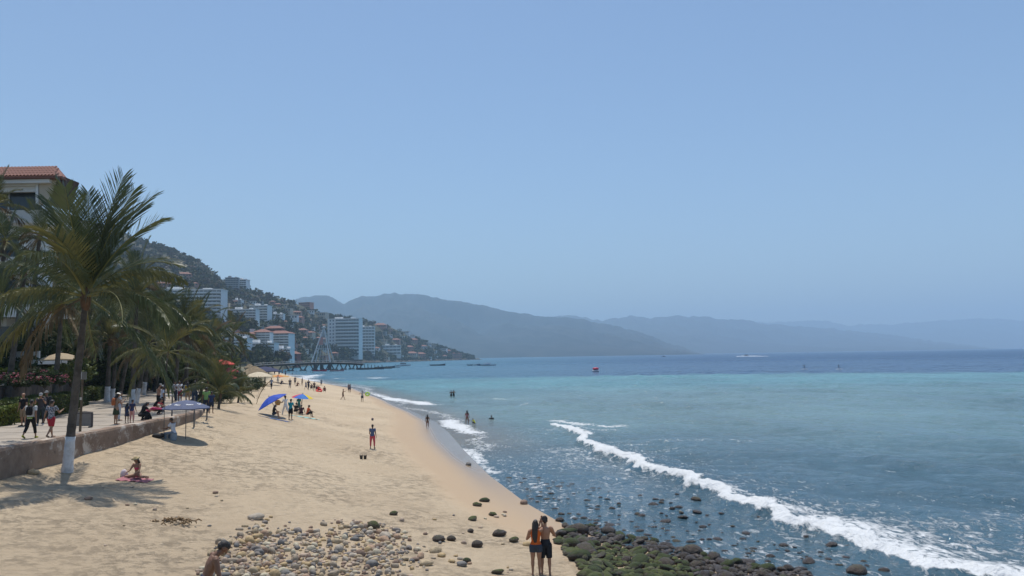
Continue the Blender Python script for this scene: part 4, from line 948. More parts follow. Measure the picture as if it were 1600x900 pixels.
def person(label, loc, face, H, pose, top=None, bottom=None, skin=0, hair='short', hat=None, shoes=None, fem=False, extra=(), sleeve=.55, blen=.55, group=None, vox=None, ov=None, toph=0, hairmat=None, build=1.0):
    """face: heading in degrees, 0 = looking away from the camera (+Y), positive turns to the left"""
    P = dict(POSES[pose]); P.update(ov or {})
    if fem: P.setdefault('shw', .098)
    J = skeleton(H, P); loc = Vector(loc); dist = loc.y; near = dist < 30
    vox = vox or (.0085 if near else (.016 if dist < 75 else .026))
    t = thing('person', label, 'person', loc, math.radians(face), group)
    sk = skins[skin]; bd = MB(); b_ = build
    torso(bd, J, H, (b_ - 1) * .06, fem=fem)
    bd.capsule(J['neck'] - J['up'] * .03 * H, J['head'] - J['up'] * .02 * H, .034 * H, .030 * H)
    hq = Matrix.Rotation(J['yaw'], 3, 'Z') @ Matrix.Rotation(-J['hl'], 3, 'X')
    hp = lambda x, y, z: J['head'] + hq @ (Vector((x, y, z)) * H)
    bd.capsule(hp(0, -.008, .018), hp(0, .012, .012), .047 * H, .045 * H, 12, 4); bd.capsule(hp(0, .012, -.02), hp(0, .022, -.038), .034 * H, .024 * H, 10, 3)
    bd.capsule(hp(0, .056, .002), hp(0, .060, -.014), .006 * H, .009 * H, 6, 2)
    for s in (-1, 1): bd.capsule(hp(s * .047, -.002, .008), hp(s * .048, -.002, -.012), .011 * H, .008 * H, 6, 2, .6)
    bd.capsule(hp(-.012, .047, -.034), hp(.012, .047, -.034), .006 * H, .006 * H, 6, 2)
    for s, k in ((-1, 'L'), (1, 'R')):
        bd.capsule(J['sh' + k] + Vector((-s * .012 * H, 0, -.004 * H)), J['sh' + k].lerp(J['el' + k], .2), .036 * H, .030 * H)
        limb(bd, J['sh' + k], J['el' + k], .030 * H * b_, .023 * H, bulge=.002); bd.capsule(J['el' + k], J['el' + k].lerp(J['wr' + k], .3), .0235 * H, .0225 * H); limb(bd, J['el' + k], J['wr' + k], .0235 * H, .0145 * H, bulge=.003)
        hd = J['hd' + k]; wr = J['wr' + k]; sd = hd.cross(Vector((0, 0, 1)) if abs(hd.z) < .8 else Vector((0, 1, 0))).normalized(); nm = hd.cross(sd)
        if near:
            bd.capsule(wr, wr + hd * .045 * H, .016 * H, .021 * H, 10, 3, .55, xax=sd)
            for f, (o_, ln) in enumerate(((-.0155, .036), (-.0052, .043), (.0052, .041), (.0155, .032))):
                a = wr + hd * .050 * H + sd * o_ * H; m_ = a + hd * ln * .55 * H + nm * .006 * H; e = m_ + (hd * .8 + nm * .6).normalized() * ln * .5 * H
                bd.capsule(a, m_, .0056 * H, .0052 * H, 6, 2); bd.capsule(m_, e, .0052 * H, .0045 * H, 6, 2)
            a = wr + hd * .012 * H + sd * .016 * H; m_ = a + (hd + sd * .9).normalized() * .024 * H; bd.capsule(a, m_, .007 * H, .006 * H, 6, 2); bd.capsule(m_, m_ + (hd + nm * .5).normalized() * .02 * H, .006 * H, .005 * H, 6, 2)
        else:
            bd.capsule(wr, wr + hd * .07 * H, .015 * H, .012 * H, 8, 2, .7)
        bd.capsule(J['hip' + k] + Vector((0, 0, .01 * H)), J['hip' + k].lerp(J['kn' + k], .25), .052 * H * b_, .050 * H * b_); limb(bd, J['hip' + k], J['kn' + k], .052 * H * b_, .033 * H, bulge=.002)
        bd.capsule(J['kn' + k], J['kn' + k].lerp(J['an' + k], .1), .0335 * H, .032 * H); limb(bd, J['kn' + k], J['an' + k], .031 * H, .0185 * H, bulge=.007 * H)
        bd.capsule(J['an' + k] + Vector((0, 0, -.018 * H)), J['to' + k], .021 * H, .0135 * H, 8, 3)
    ob('body', remesh(bd, vox, 'body', 4 if near else 2), sk, t)
    if near or dist < 45:
        for s in (-1, 1): ob('eye', MB().ellipsoid(hp(s * .019, .0525, .006), (.005 * H, .004 * H, .004 * H), 8, 6).mesh('eye', True), eyem, t)
    if hair:
        hm = MB(); hm_ = hairmat or hairm
        if hair != 'bald':
            hm.capsule(hp(0, -.016, .026), hp(0, .010, .034), .049 * H, .044 * H, 12, 4)
            hm.capsule(hp(0, -.026, .004), hp(0, -.020, .02), .042 * H, .045 * H, 10, 3)
        if hair in ('long', 'mid'):
            ln = .24 if hair == 'long' else .11; bk = J['head'] + hq @ (Vector((0, -.045, 0)) * H)
            hm.tube([hp(0, -.03, .03), hp(0, -.045, -.01), J['neck'] + hq @ Vector((0, -.055 * H, .0)), J['neck'] + hq @ Vector((0, -.062 * H, -ln * .6 * H)), J['neck'] + hq @ Vector((0.01 * H, -.055 * H, -ln * H))],
                    [(.044 * H, .03 * H), (.052 * H, .028 * H), (.058 * H, .026 * H), (.052 * H, .02 * H), (.025 * H, .008 * H)], 10, xax=(1, 0, 0))
            for s in (-1, 1): hm.capsule(hp(s * .044, -.012, .01), hp(s * .050, -.016, -.07), .018 * H, .016 * H, 6, 2)
        if hair == 'bun': hm.ellipsoid(hp(0, -.05, .05), (.026 * H,) * 3, 8, 6)
        if hm.V: ob('hair', remesh(hm, max(vox, .01), 'hair', 2), hm_, t)
    if hat:
        kd, hc = hat; m_ = pm(*hc); hb = MB()
        if kd == 'brim':
            hb.tube([hp(0, 0, .042), hp(0, 0, .050), hp(0, 0, .085), hp(0, 0, .092)], [(.105 * H, .11 * H), (.058 * H, .064 * H), (.045 * H, .05 * H), (.02 * H, .02 * H)], 14, xax=hq @ Vector((1, 0, 0)))
        else:
            hb.capsule(hp(0, -.006, .040), hp(0, .006, .042), .052 * H, .051 * H, 12, 4); hb.tube([hp(0, .04, .044), hp(0, .08, .038), hp(0, .098, .034)], [(.045 * H, .006 * H), (.042 * H, .005 * H), (.02 * H, .004 * H)], 8, xax=hq @ Vector((1, 0, 0)))
        ob('hat', hb.mesh('hat', True), m_, t)
    if top:
        kd, tc_ = top; m_ = tc_ if not isinstance(tc_, tuple) else pm(*tc_); tb = MB(); inf = .011 + (b_ - 1) * .06
        if kd == 'bikini':
            torso(tb, J, H, .006, .15, .205, fem)
        elif kd == 'tank':
            torso(tb, J, H, inf, .03 if not toph else toph, .285, fem, 16, .01)
        else:
            torso(tb, J, H, inf, -.02, .29, fem, 16, .014)
            for k in 'LR': tb.capsule(J['sh' + k], J['sh' + k].lerp(J['el' + k], .15), .040 * H, .036 * H); limb(tb, J['sh' + k], J['el' + k], .037 * H, .034 * H, 0, min(sleeve, 1))
            if sleeve > 1:
                for k in 'LR': limb(tb, J['el' + k], J['wr' + k], .030 * H, .024 * H, 0, .93)
        ob('shirt' if kd == 'shirt' else 'top', remesh(tb, max(vox, .011), 'shirt', 2), m_, t)
    if bottom:
        kd, bc = bottom; m_ = bc if not isinstance(bc, tuple) else pm(*bc); bb = MB(); inf = .010 + (b_ - 1) * .06
        torso(bb, J, H, inf, -.055, .09 if kd != 'bikini' else -.0, fem, 14)
        if kd == 'skirt':
            zl = J['hipL'].lerp(J['knL'], blen * 2).z
            q0 = J['pel'] + Vector((0, 0, .02 * H)); q1 = (J['knL'] + J['knR']) / 2; bb.tube([q0, q0.lerp(q1, .4), q0.lerp(q1, .4 + blen)], [(.088 * H, .066 * H), (.105 * H, .085 * H), (.125 * H, .105 * H)], 14, xax=(1, 0, 0))
        elif kd != 'bikini':
            for k in 'LR':
                bb.capsule(J['hip' + k], J['hip' + k].lerp(J['kn' + k], .1), .058 * H * b_, .058 * H * b_)
                limb(bb, J['hip' + k], J['kn' + k], .061 * H * b_, (.053 if kd == 'shorts' else .043) * H, 0, min(blen * 2, 1))
                if blen > .5 and kd != 'shorts': bb.capsule(J['kn' + k], J['kn' + k].lerp(J['an' + k], .05), .0425 * H, .041 * H); limb(bb, J['kn' + k], J['an' + k], .042 * H, .032 * H, 0, min((blen - .5) * 2, .97))
        ob('skirt' if kd == 'skirt' else ('shorts' if kd == 'shorts' else 'trousers'), remesh(bb, max(vox, .011), 'bottom', 2), m_, t)
    if shoes:
        for k in 'LR': ob('shoe', MB().capsule(J['an' + k] + Vector((0, -.008 * H, -.018 * H)), J['to' + k] + (J['to' + k] - J['an' + k]) * .06, .026 * H, .018 * H, 8, 3).mesh('shoe', True), pm(*shoes), t)
    for kind, c_ in extra:
        m_ = pm(*c_); e = MB(); up = J['up']; bk = rotx(Vector((0, -1, 0)), 0); bk = (up.cross(Vector((1, 0, 0)))).normalized()
        if bk.y > 0: bk = -bk
        if kind == 'backpack':
            c0 = J['chest'] + bk * .105 * H; e.tube([c0 - up * .13 * H, c0 - up * .11 * H, c0, c0 + up * .085 * H, c0 + up * .11 * H], [(.05 * H, .03 * H), (.082 * H, .052 * H), (.085 * H, .056 * H), (.07 * H, .04 * H), (.035 * H, .02 * H)], 12, xax=(1, 0, 0))
            for s in (-1, 1): e.tube([c0 + up * .07 * H + Vector((s * .05 * H, 0, 0)), J['chest'] + up * .10 * H + Vector((s * .06 * H, .0, 0)), J['chest'] - bk * .07 * H + Vector((s * .06 * H, 0, 0)), J['chest'] - up * .08 * H + Vector((s * .085 * H, 0, 0))], .010 * H, 6)
            tag(ob('backpack', e.mesh('backpack', True), m_, t), 'x', 'y'); o = t.children[-1]
            for o in t.children:
                if o.name.startswith('backpack') and 'category' in o: del o['category']; del o['label']
        if kind == 'bag': 
            h_ = J['wrR'] + J['hdR'] * .05 * H; e.tube([h_, h_ + Vector((0, 0, -.06 * H)), h_ + Vector((0, 0, -.15 * H))], [(.012, .012), (.05 * H, .03 * H), (.06 * H, .035 * H)], 8); ob('handbag', e.mesh('handbag', True), m_, t)
        if kind == 'waist': torso(e, J, H, .02, -.02, .03, fem); ob('waist_band', e.mesh('waist_band', True), m_, t)
    PN[0] += 1
    return t, J
def prom(px, py): return G(px, py)
BLK = (.015, .015, .017); WHT = (.72, .72, .70); DKB = (.03, .04, .07); RED = (.45, .035, .05); GRY = (.13, .14, .17); KHK = (.30, .22, .14); NAVY = (.03, .05, .12)
# patterned shirt
patm = bpy.data.materials.new('patterned_cloth'); patm.use_nodes = True; nt = patm.node_tree; b = nt.nodes['Principled BSDF']; tc = N(nt, 'ShaderNodeTexCoord'); b.inputs['Roughness'].default_value = .85
L(nt, mixc(nt, mr(nt, noise(nt, tc, 22, 2), .46, .56), (.07, .08, .12), (.42, .43, .46)), b.inputs['Base Color'])
# -- the couple in front and the man at the lower edge
pc = onbeach(838, 899); pd = onbeach(853, 898)
person('woman in orange top and denim shorts with long black hair, nearest on the sand', pc, -4, 1.62, 'stand', ('tank', (.62, .125, .018)), ('shorts', (.045, .06, .085)), 0, 'long', fem=True, blen=.20, ov=dict(armL=(8, 22, 105, 55), armR=(88, 6, 75, 8), legL=(0, 2, 2), legR=(0, 2, 2), yaw=-10), toph=.03, build=1.22)
person('shirtless man in dark shorts and backward cap photographing beside the orange top', pd, 2, 1.70, 'photo', None, ('shorts', (.018, .022, .03)), 0, 'short', hat=('cap', BLK), blen=.47, ov=dict(legL=(3, 2, 3), legR=(-3, 3, 3), armL=(60, 8, 110, 30), armR=(22, 24, 125, 66)), build=1.1)
zz = 14.5; pm_ = atY(322, 842, zz); gz = bz1(pm_.x, zz)
person('shirtless man with cropped black hair leaning forward at the lower edge', (pm_.x + .02, zz - .15, pm_.z - 1.655), -62, 1.76, 'bend', None, ('shorts', (.03, .04, .08)), 1, 'short', blen=.45, ov=dict(lean=22, head=28, armL=(14, 20, 10, 0), armR=(10, 18, 14, 0)))
# -- on the promenade
person('walker in white tee with black backpack and lime shoes, seen from behind', prom(47, 685), 6, 1.72, 'walk2', ('shirt', WHT), ('trousers', BLK), 0, 'short', shoes=(.32, .34, .02), extra=[('backpack', BLK), ('waist', (.25, .35, .02))], blen=.82)
person('walker in grey patterned shirt and red shorts, seen from behind', prom(79, 684), -6, 1.70, 'walk', ('shirt', patm), ('shorts', RED), 0, 'short', blen=.42, shoes=(.35, .22, .15), ov=dict(armR=(30, 16, 85, 20)))
person('bald man in black tee and khaki shorts facing the walkers', prom(36, 666), 170, 1.74, 'stand2', ('shirt', BLK), ('shorts', KHK), 0, 'bald', blen=.5, shoes=BLK)
person('person in dark trousers and grey cap hugging their own arms', prom(63, 664), 200, 1.70, 'phone', ('shirt', (.06, .055, .06)), ('trousers', (.035, .045, .05)), 0, 'short', hat=('cap', (.30, .30, .30)), blen=.98, shoes=(.5, .5, .5))
person('person in black top half hidden behind the grey cap', prom(72, 661), 185, 1.74, 'stand', ('shirt', (.03, .03, .035)), ('trousers', (.025, .03, .03)), 1, 'short', hat=('cap', (.25, .25, .24)), blen=.98)
person('woman in wide white hat and green skirt with orange bag', prom(181, 663), -40, 1.64, 'phone', ('shirt', (.30, .24, .20)), ('skirt', (.045, .06, .03)), 0, 'mid', hat=('brim', (.80, .74, .64)), fem=True, blen=.5, extra=[('backpack', (.40, .13, .05))])
person('companion in white trousers behind the wide white hat', prom(186, 657), -60, 1.60, 'stand', ('shirt', (.5, .5, .5)), ('trousers', (.55, .57, .62)), 0, 'short', blen=.98)
person('small child in dark dress beside the blue top child', prom(198, 661), -10, 1.08, 'stand', ('shirt', NAVY), ('skirt', (.05, .05, .09)), 1, 'mid', fem=True, blen=.4)
person('child in navy top and pink leggings with hair bun', prom(206, 661), -10, 1.25, 'stand', ('shirt', (.04, .05, .12)), ('trousers', (.60, .30, .28)), 0, 'bun', fem=True, blen=.8)
person('person in black crouching left of the pink shirt', prom(219, 657), -50, 1.68, 'squat', ('shirt', BLK), ('trousers', BLK), 0, 'mid', blen=.97)
person('kneeling person in pink shirt and cream hat bending over the wall edge', prom(229, 656), -85, 1.66, 'kneel', ('shirt', (.50, .06, .16)), ('trousers', BLK), 0, 'short', hat=('cap', (.62, .52, .38)), blen=.97, sleeve=1.5)
person('crouching person in red top with black pack', prom(243, 648), -80, 1.66, 'squat', ('shirt', (.60, .05, .06)), ('trousers', BLK), 0, 'short', extra=[('backpack', BLK)], blen=.97)
person('man in tank top with cap standing left of the white top woman', prom(247, 641), -60, 1.78, 'phone', ('tank', (.35, .20, .15)), ('shorts', BLK), 0, 'short', hat=('cap', (.45, .42, .38)), blen=.45, build=1.1)
person('woman in white top with cap beside the thin green palm', prom(253, 643), -50, 1.70, 'stand2', ('shirt', (.62, .66, .75)), ('shorts', BLK), 0, 'short', hat=('cap', (.75, .75, .75)), fem=True, blen=.4, build=1.08)
person('person in pale shirt with bag strap by the far bench', prom(274, 627), 150, 1.66, 'stand2', ('shirt', (.52, .56, .66)), ('trousers', DKB), 1, 'short', blen=.98)
person('person in white shirt and red shorts with white socks', prom(281, 628), 160, 1.70, 'phone', ('shirt', (.70, .72, .76)), ('shorts', (.25, .03, .05)), 1, 'short', blen=.5, shoes=WHT)
person('person in yellow top among the group by the young palm', prom(293, 630), 20, 1.64, 'stand', ('shirt', (.42, .30, .05)), ('shorts', KHK), 0, 'mid', fem=True, blen=.45)
person('broad man in grey shirt and jeans among the group', prom(304, 633), 10, 1.80, 'stand', ('shirt', (.10, .12, .15)), ('trousers', (.04, .07, .14)), 0, 'short', blen=.98, build=1.12)
person('person in dark green camouflage clothes right of the grey shirt', prom(314, 633), -20, 1.68, 'phone', ('shirt', (.06, .08, .04)), ('trousers', (.05, .06, .035)), 1, 'short', hat=('cap', (.40, .36, .30)), blen=.98, sleeve=1.4)
person('person in lime green shirt at the promenade end', prom(322, 645), 10, 1.60, 'stand', ('shirt', (.24, .42, .14)), ('trousers', DKB), 1, 'short', blen=.98)
person('child in navy beside the lime green shirt', prom(330, 646), 0, 1.36, 'stand', ('shirt', NAVY), ('shorts', DKB), 1, 'short', blen=.45)
person('dark clothed figure far back between the white trunks', prom(229, 611), 0, 1.74, 'walk', ('shirt', (.05, .03, .04)), ('trousers', (.04, .06, .12)), 1, 'short', blen=.98)
person('second dark clothed figure far back, right of the first', prom(241, 612), 180, 1.76, 'stand', ('shirt', BLK), ('trousers', (.03, .05, .10)), 1, 'short', blen=.98)
# -- on the sand
person('sunbather in pink bikini top and straw hat sitting cross legged on a towel', onbeach(215, 748), 165, 1.62, 'crossleg', ('bikini', (.75, .08, .18)), ('bikini', (.60, .05, .15)), 0, 'mid', hat=('brim', (.50, .38, .20)), fem=True)
vp = onbeach(271, 688)
person('vendor in white shirt sitting on a pail under the blue grey parasol', vp, 75, 1.70, 'stool', ('shirt', (.62, .66, .74)), ('trousers', (.20, .26, .33)), 1, 'short', blen=.97, ov=dict(lift=.42))
person('woman in dark clothes with long black hair sitting under the blue parasol', onbeach(427, 653), -70, 1.62, 'sit', ('shirt', BLK), ('shorts', DKB), 0, 'long', fem=True, blen=.3)
person('beach vendor all in white carrying a basket', onbeach(446, 649), 60, 1.74, 'walk', ('shirt', (.75, .76, .80)), ('trousers', (.70, .71, .74)), 1, 'short', blen=.98, hat=('cap', BLK), sleeve=.6, ov=dict(armL=(30, 12, 60, 0), armR=(30, 12, 60, 0)))
person('standing man in turquoise tee and black shorts', onbeach(454, 656), -20, 1.70, 'hipout', ('shirt', (.02, .33, .42)), ('shorts', BLK), 1, 'short', blen=.47, build=1.1)
person('woman in teal dress standing under the rainbow parasol', onbeach(467, 645), 10, 1.62, 'stand', ('shirt', (.03, .22, .20)), ('skirt', (.08, .16, .15)), 1, 'mid', fem=True, blen=.6)
person('person in black sitting left of the teal dress', onbeach(461, 647), -30, 1.60, 'sit', ('shirt', BLK), ('shorts', BLK), 1, 'short', blen=.4)
person('second person in dark clothes sitting behind the orange shirt', onbeach(471, 648), 20, 1.60, 'sitlong', ('shirt', (.06, .03, .05)), ('shorts', BLK), 1, 'short', blen=.4)
person('man in orange shirt sitting at the end of the turquoise towel', onbeach(480, 652), -60, 1.66, 'sit', ('shirt', (.70, .10, .03)), ('trousers', BLK), 1, 'short', blen=.7)
person('woman in denim blue shirt and coral trousers alone on the open sand', onbeach(582, 701), 0, 1.58, 'stand2', ('shirt', (.10, .14, .25)), ('trousers', (.62, .10, .12)), 1, 'bun', fem=True, blen=.84, shoes=(.06, .05, .05), ov=dict(legL=(2, 6, 2), legR=(-2, 6, 2)), build=1.06)
person('slim girl with long dark hair walking on the wet sand', onbeach(668, 670), 0, 1.42, 'walk', ('bikini', (.10, .05, .05)), ('bikini', (.10, .05, .05)), 1, 'long', fem=True)
wz = -.12
person('woman in pinkish swimsuit wading with a pale bag', onz(730, 665, wz), 20, 1.60, 'stand2', ('tank', (.30, .12, .14)), ('bikini', (.28, .10, .12)), 1, 'mid', fem=True, extra=[('bag', (.7, .7, .72))], toph=.03)
person('child in yellow shirt crouching in the shallow water', onz(742, 664, wz), 60, 1.15, 'squat', ('shirt', (.60, .62, .05)), ('shorts', BLK), 1, 'short', blen=.4)
person('lone swimmer with only head and shoulders above the water', onz(768, 656, -.15) + Vector((0, 0, -1.15)), 0, 1.7, 'wade', ('shirt', BLK), None, 1, 'short')
person('left one of two bathers standing waist deep offshore', onz(705, 620, -.2) + Vector((0, 0, -.45)), 10, 1.66, 'wade', None, ('shorts', BLK), 1, 'short')
person('right one of two bathers standing waist deep offshore', onz(709, 620, -.2) + Vector((0, 0, -.42)), -10, 1.72, 'wade', None, ('shorts', BLK), 1, 'short')
person('shirtless man walking at right of the far beach crowd with arm raised', onbeach(536, 625), -70, 1.66, 'walk', None, ('shorts', (.15, .07, .05)), 1, 'short', ov=dict(armR=(80, 12, 60, 0)), blen=.3)
person('man in grey top and dark shorts holding a lime float', onbeach(566, 628), 0, 1.72, 'reach', ('shirt', (.45, .46, .48)), ('shorts', DKB), 1, 'short', blen=.4, ov=dict(armL=(30, 45, 40, 0), armR=(30, 50, 10, 0)))
far = [(424, 608, 1.75, 'walk', (.25, .32, .45), BLK, 'far man in pale blue shirt and black trousers near the parasols'), (434, 600, 1.72, 'phone', (.5, .48, .45), (.5, .48, .45), 'far person in beige by the waterline left of the crowd'), (453, 607, 1.74, 'walk2', (.06, .07, .10), (.10, .11, .14), 'far dark figure with bag striding left of the sitting woman'),
       (461, 601, 1.60, 'stand', (.14, .12, .12), DKB, 'far dark figure at the waterline right of the strider'), (472, 602, 1.55, 'stand', (.32, .22, .18), (.3, .2, .17), 'far tan figure standing alone in the swash'), (478, 609, 1.45, 'walk', (.10, .14, .25), NAVY, 'far child in blue beside the tall dark man'), (482, 609, 1.82, 'walk2', (.03, .04, .07), (.03, .03, .05), 'far tall man in dark clothes'),
       (491, 611, 1.66, 'stand2', (.10, .06, .06), BLK, 'far dark figure left of the red seated group'), (545, 613, 1.70, 'stand', (.16, .10, .11), DKB, 'far left one of a pair at the wave edge'), (547.5, 613, 1.66, 'stand2', (.07, .08, .12), DKB, 'far right one of a pair at the wave edge'), (502, 603, 1.5, 'stand', (.10, .16, .22), NAVY, 'far slim bather behind the red seated group')]
for a, b, h_, ps, tc_, bc_, lb in far: person(lb, onbeach(a, b), random.uniform(-180, 180), h_, ps, ('shirt', tc_), ('trousers' if h_ > 1.7 else 'shorts', bc_), 1, 'short', blen=.97 if h_ > 1.7 else .45, group='beachgoers far down the sand')
for a, b, c_, ps, lb in [(465, 604, (.30, .15, .10), 'sitlong', 'far sunbather lying back left of the tall man'), (487, 609, (.10, .05, .05), 'sit', 'far seated figure at the left of the red group'), (498, 612, (.75, .06, .04), 'sit', 'far seated figure in bright red'), (495, 611, (.06, .04, .05), 'sit', 'far dark seated figure next to the bright red one'), (507, 613, (.22, .08, .07), 'sit', 'far seated figure at the right end of the red group'), (440, 601, (.08, .08, .10), 'sitlong', 'far dark sunbather at the left of the waterline')]:
    person(lb, onbeach(a, b), random.uniform(-100, 100), 1.66, ps, ('shirt', c_), ('shorts', BLK), 1, 'short', group='sunbathers far down the sand')
for i, (a, b) in enumerate([(429, 586), (436, 587), (441, 585), (446, 588), (452, 584), (457, 587), (463, 585), (420, 588), (478, 583), (489, 583)]):
    p = onbeach(a, b) if i not in (8, 9) else onz(a, b, 0) + Vector((0, 0, -.8))
    person('tiny dark bather in the distant shallows before the pier', p, random.uniform(-180, 180), 1.68, random.choice(['stand', 'walk', 'wade']), ('shirt', random.choice([(.08, .06, .06), (.2, .1, .08), (.06, .08, .14)])), ('shorts', BLK), 1, 'short', group='distant bathers before the pier', vox=.05)
# ================================================================== BEACH THINGS
polem = mat('grey_metal_pole', (.22, .21, .20), .5, (.14, .13, .12), 6, metal=.3); woodp = mat('weathered_wood', (.17, .13, .09), .85, (.10, .08, .055), 4, .4)
def parasol(loc, R, ht, panels, label, tilt=(0, 0), rz=0.0, drop=.35, valance=.10, n=8, sub=1, marks=None, pole_r=.022, name='parasol', cat='parasol', group=None):
    t = thing(name, label, cat, loc, rz, group); tl_ = Vector((math.tan(tilt[0]), math.tan(tilt[1]), 1)).normalized(); q = Vector((0, 0, 1)).rotation_difference(tl_)
    top = tl_ * ht
    if tilt == (0, 0): ob('pole', MB().tube([(0, 0, -.3), (0, 0, ht)], pole_r, 8), polem, t)
    else: ob('pole', MB().tube([(0, 0, -.3), tl_ * (ht * .98)], pole_r, 8), polem, t)
    ob('finial', MB().ellipsoid(top + q @ Vector((0, 0, .05)), (.035, .035, .07), 8, 5).mesh('finial', True), polem, t)
    def pt(a, s, dz=0): rr = R * s; return top + q @ Vector((math.cos(a) * rr, math.sin(a) * rr, -drop * (s ** 1.7) + dz))
    for k in range(n):
        a0, a1 = 2 * math.pi * k / n, 2 * math.pi * (k + 1) / n; vs = []; fs = []; S = [.02, .3, .6, .85, 1.0]; A = [0, .33, .67, 1]
        for s in S:
            for a in A:
                am = a0 + (a1 - a0) * a; sag = -.035 * R * s * math.sin(math.pi * a); v = pt(am, s * (1 - .035 * math.sin(math.pi * a)), sag); vs.append(v)
        if valance:
            for a in A: am = a0 + (a1 - a0) * a; v = pt(am, 1.0 * (1 - .035 * math.sin(math.pi * a)), -.035 * R * math.sin(math.pi * a)) + q @ Vector((0, 0, -valance)); vs.append(v)
        nr = len(vs) // 4
        for i in range(nr - 1):
            for j in range(3): fs.append((i * 4 + j, i * 4 + j + 1, i * 4 + j + 5, i * 4 + j + 4))
        o = ob('canopy_panel', MB().add(vs, fs), panels[k % len(panels)], t)
        ob('rib', MB().tube([pt(a0, .05, -.03), pt(a0, .5, -.03), pt(a0, .98, -.03)], .010, 5), polem, t)
        if marks and k in marks:
            am = (a0 + a1) / 2; c0 = pt(am, .66, -.035 * R * .66 + .014); u = (pt(am + .1, .66) - pt(am - .1, .66)).normalized(); v = (pt(am, .58, -.02) - pt(am, .74, -.03)).normalized()
            for (du, dv, wu, wv, mm) in ((0, 0, .20, .055, pm(.75, .76, .8)), (-.12, .02, .06, .08, pm(.75, .76, .8)), (.13, .0, .07, .04, pm(.55, .32, .10))):
                c = c0 + u * du + v * dv; ob('printed_mark', MB().add([c - u * wu - v * wv * .6, c + u * wu - v * wv, c + u * wu * .9 + v * wv, c - u * wu * .8 + v * wv * .8], [(0, 1, 2, 3)]), mm, o)
    return t
bg = mat('blue_grey_canvas', (.13, .15, .24), .8, (.10, .12, .19), 3, trans=.12); bl = mat('bright_blue_canvas', (.035, .10, .55), .7, (.03, .08, .45), 3, trans=.15)
p = onbeach(290, 686); parasol(p, 1.26, 2.12, [bg], 'blue grey parasol with white printed marks beside the seawall', rz=.2, drop=.42, valance=.05, marks=(4, 5, 6, 7))
ob_ = thing('steel_post', 'thin dark post of the blue grey parasol awning against the seawall', 'post', onbeach(256, 684)); ob('post', MB().tube([(0, 0, -.3), (0, 0, 1.75)], .02, 8), polem, ob_)
for i, (px, py, h_, lb) in enumerate([(268, 664, 1.65, 'grey post rising behind the blue grey parasol'), (303, 667, 1.75, 'grey post right of the blue grey parasol near the wall end'), (323, 655, 1.75, 'grey post standing farthest right beyond the wall end')]):
    p = onbeach(px, py); t = thing('grey_post', lb, 'post', p, 0, 'grey posts along the wall'); ob('post', MB().tube([(0, 0, -.4), (0.02, 0, h_)], .05, 8), polem, t); ob('post_cap', MB().box((.02, 0, h_ + .015), (.12, .12, .03)), polem, t)
p = onbeach(440, 652); parasol(p, 1.3, 1.95, [bl], 'bright blue parasol tilted to the left over a sitting woman', tilt=(-.52, -.12), rz=0, drop=.5, valance=.04)
rc = [pm(.65, .05, .08), pm(.75, .60, .04), pm(.05, .16, .55), pm(.65, .05, .08), pm(.60, .06, .10), pm(.05, .16, .55), pm(.05, .20, .55), pm(.75, .55, .04)]
p = onbeach(470, 647); parasol(p, 1.02, 1.92, rc, 'small red blue and yellow rainbow parasol', tilt=(.10, -.05), rz=.1, drop=.36, valance=0)
cv = mat('cream_canvas', (.68, .58, .42), .8, (.58, .49, .35), 2, trans=.1); nv = mat('navy_canvas', (.03, .04, .10), .8, (.025, .03, .07), 2)
p = onz(404, 604, 2.7); parasol(p, 2.4, 2.4, [cv], 'cream restaurant parasol beside the thatched palapa', drop=.75, valance=.12)
p = onz(399, 603, 2.7); p.y += 5; parasol(p, 2.9, 3.2, [nv], 'navy restaurant parasol behind the cream one', drop=.8, valance=.12)
p = onz(420, 601, 2.4); p.y += 6; parasol(p, 2.2, 1.7, [pm(.60, .20, .06), pm(.65, .35, .10)], 'flat orange parasol right of the cream one', drop=.35, valance=.05)
for px, py, c_, lb in ((352, 573, (.65, .06, .12), 'crimson parasol among the palms'), (350, 583, (.70, .20, .12), 'orange parasol below the crimson one'), (347, 562, (.6, .08, .06), 'small red parasol above the crimson one')):
    q = atY(px, py, 92); parasol((q.x, 92, 3.0), 1.5, q.z - 3.0, [pm(*c_)], lb, drop=.5, valance=.1)
q = atY(96, 558, 58); parasol((q.x, 58, 5.6), 1.35, q.z - 5.3, [mat('tan_canvas', (.40, .31, .20), .85, (.33, .25, .16), 2)], 'pale square parasol on the garden terrace', n=4, rz=.6, drop=.45, valance=.08)
ct = thing('terrace_table', 'white terrace table with cloth beneath the pale square parasol', 'table', (q.x + .5, 57.2, 5.6)); ob('table_top', MB().tube([(0, 0, .72), (0, 0, .76)], .55, 14), white, ct); ob('leg', MB().tube([(0, 0, 0), (0, 0, .72)], [.2, .05], 8), white, ct)
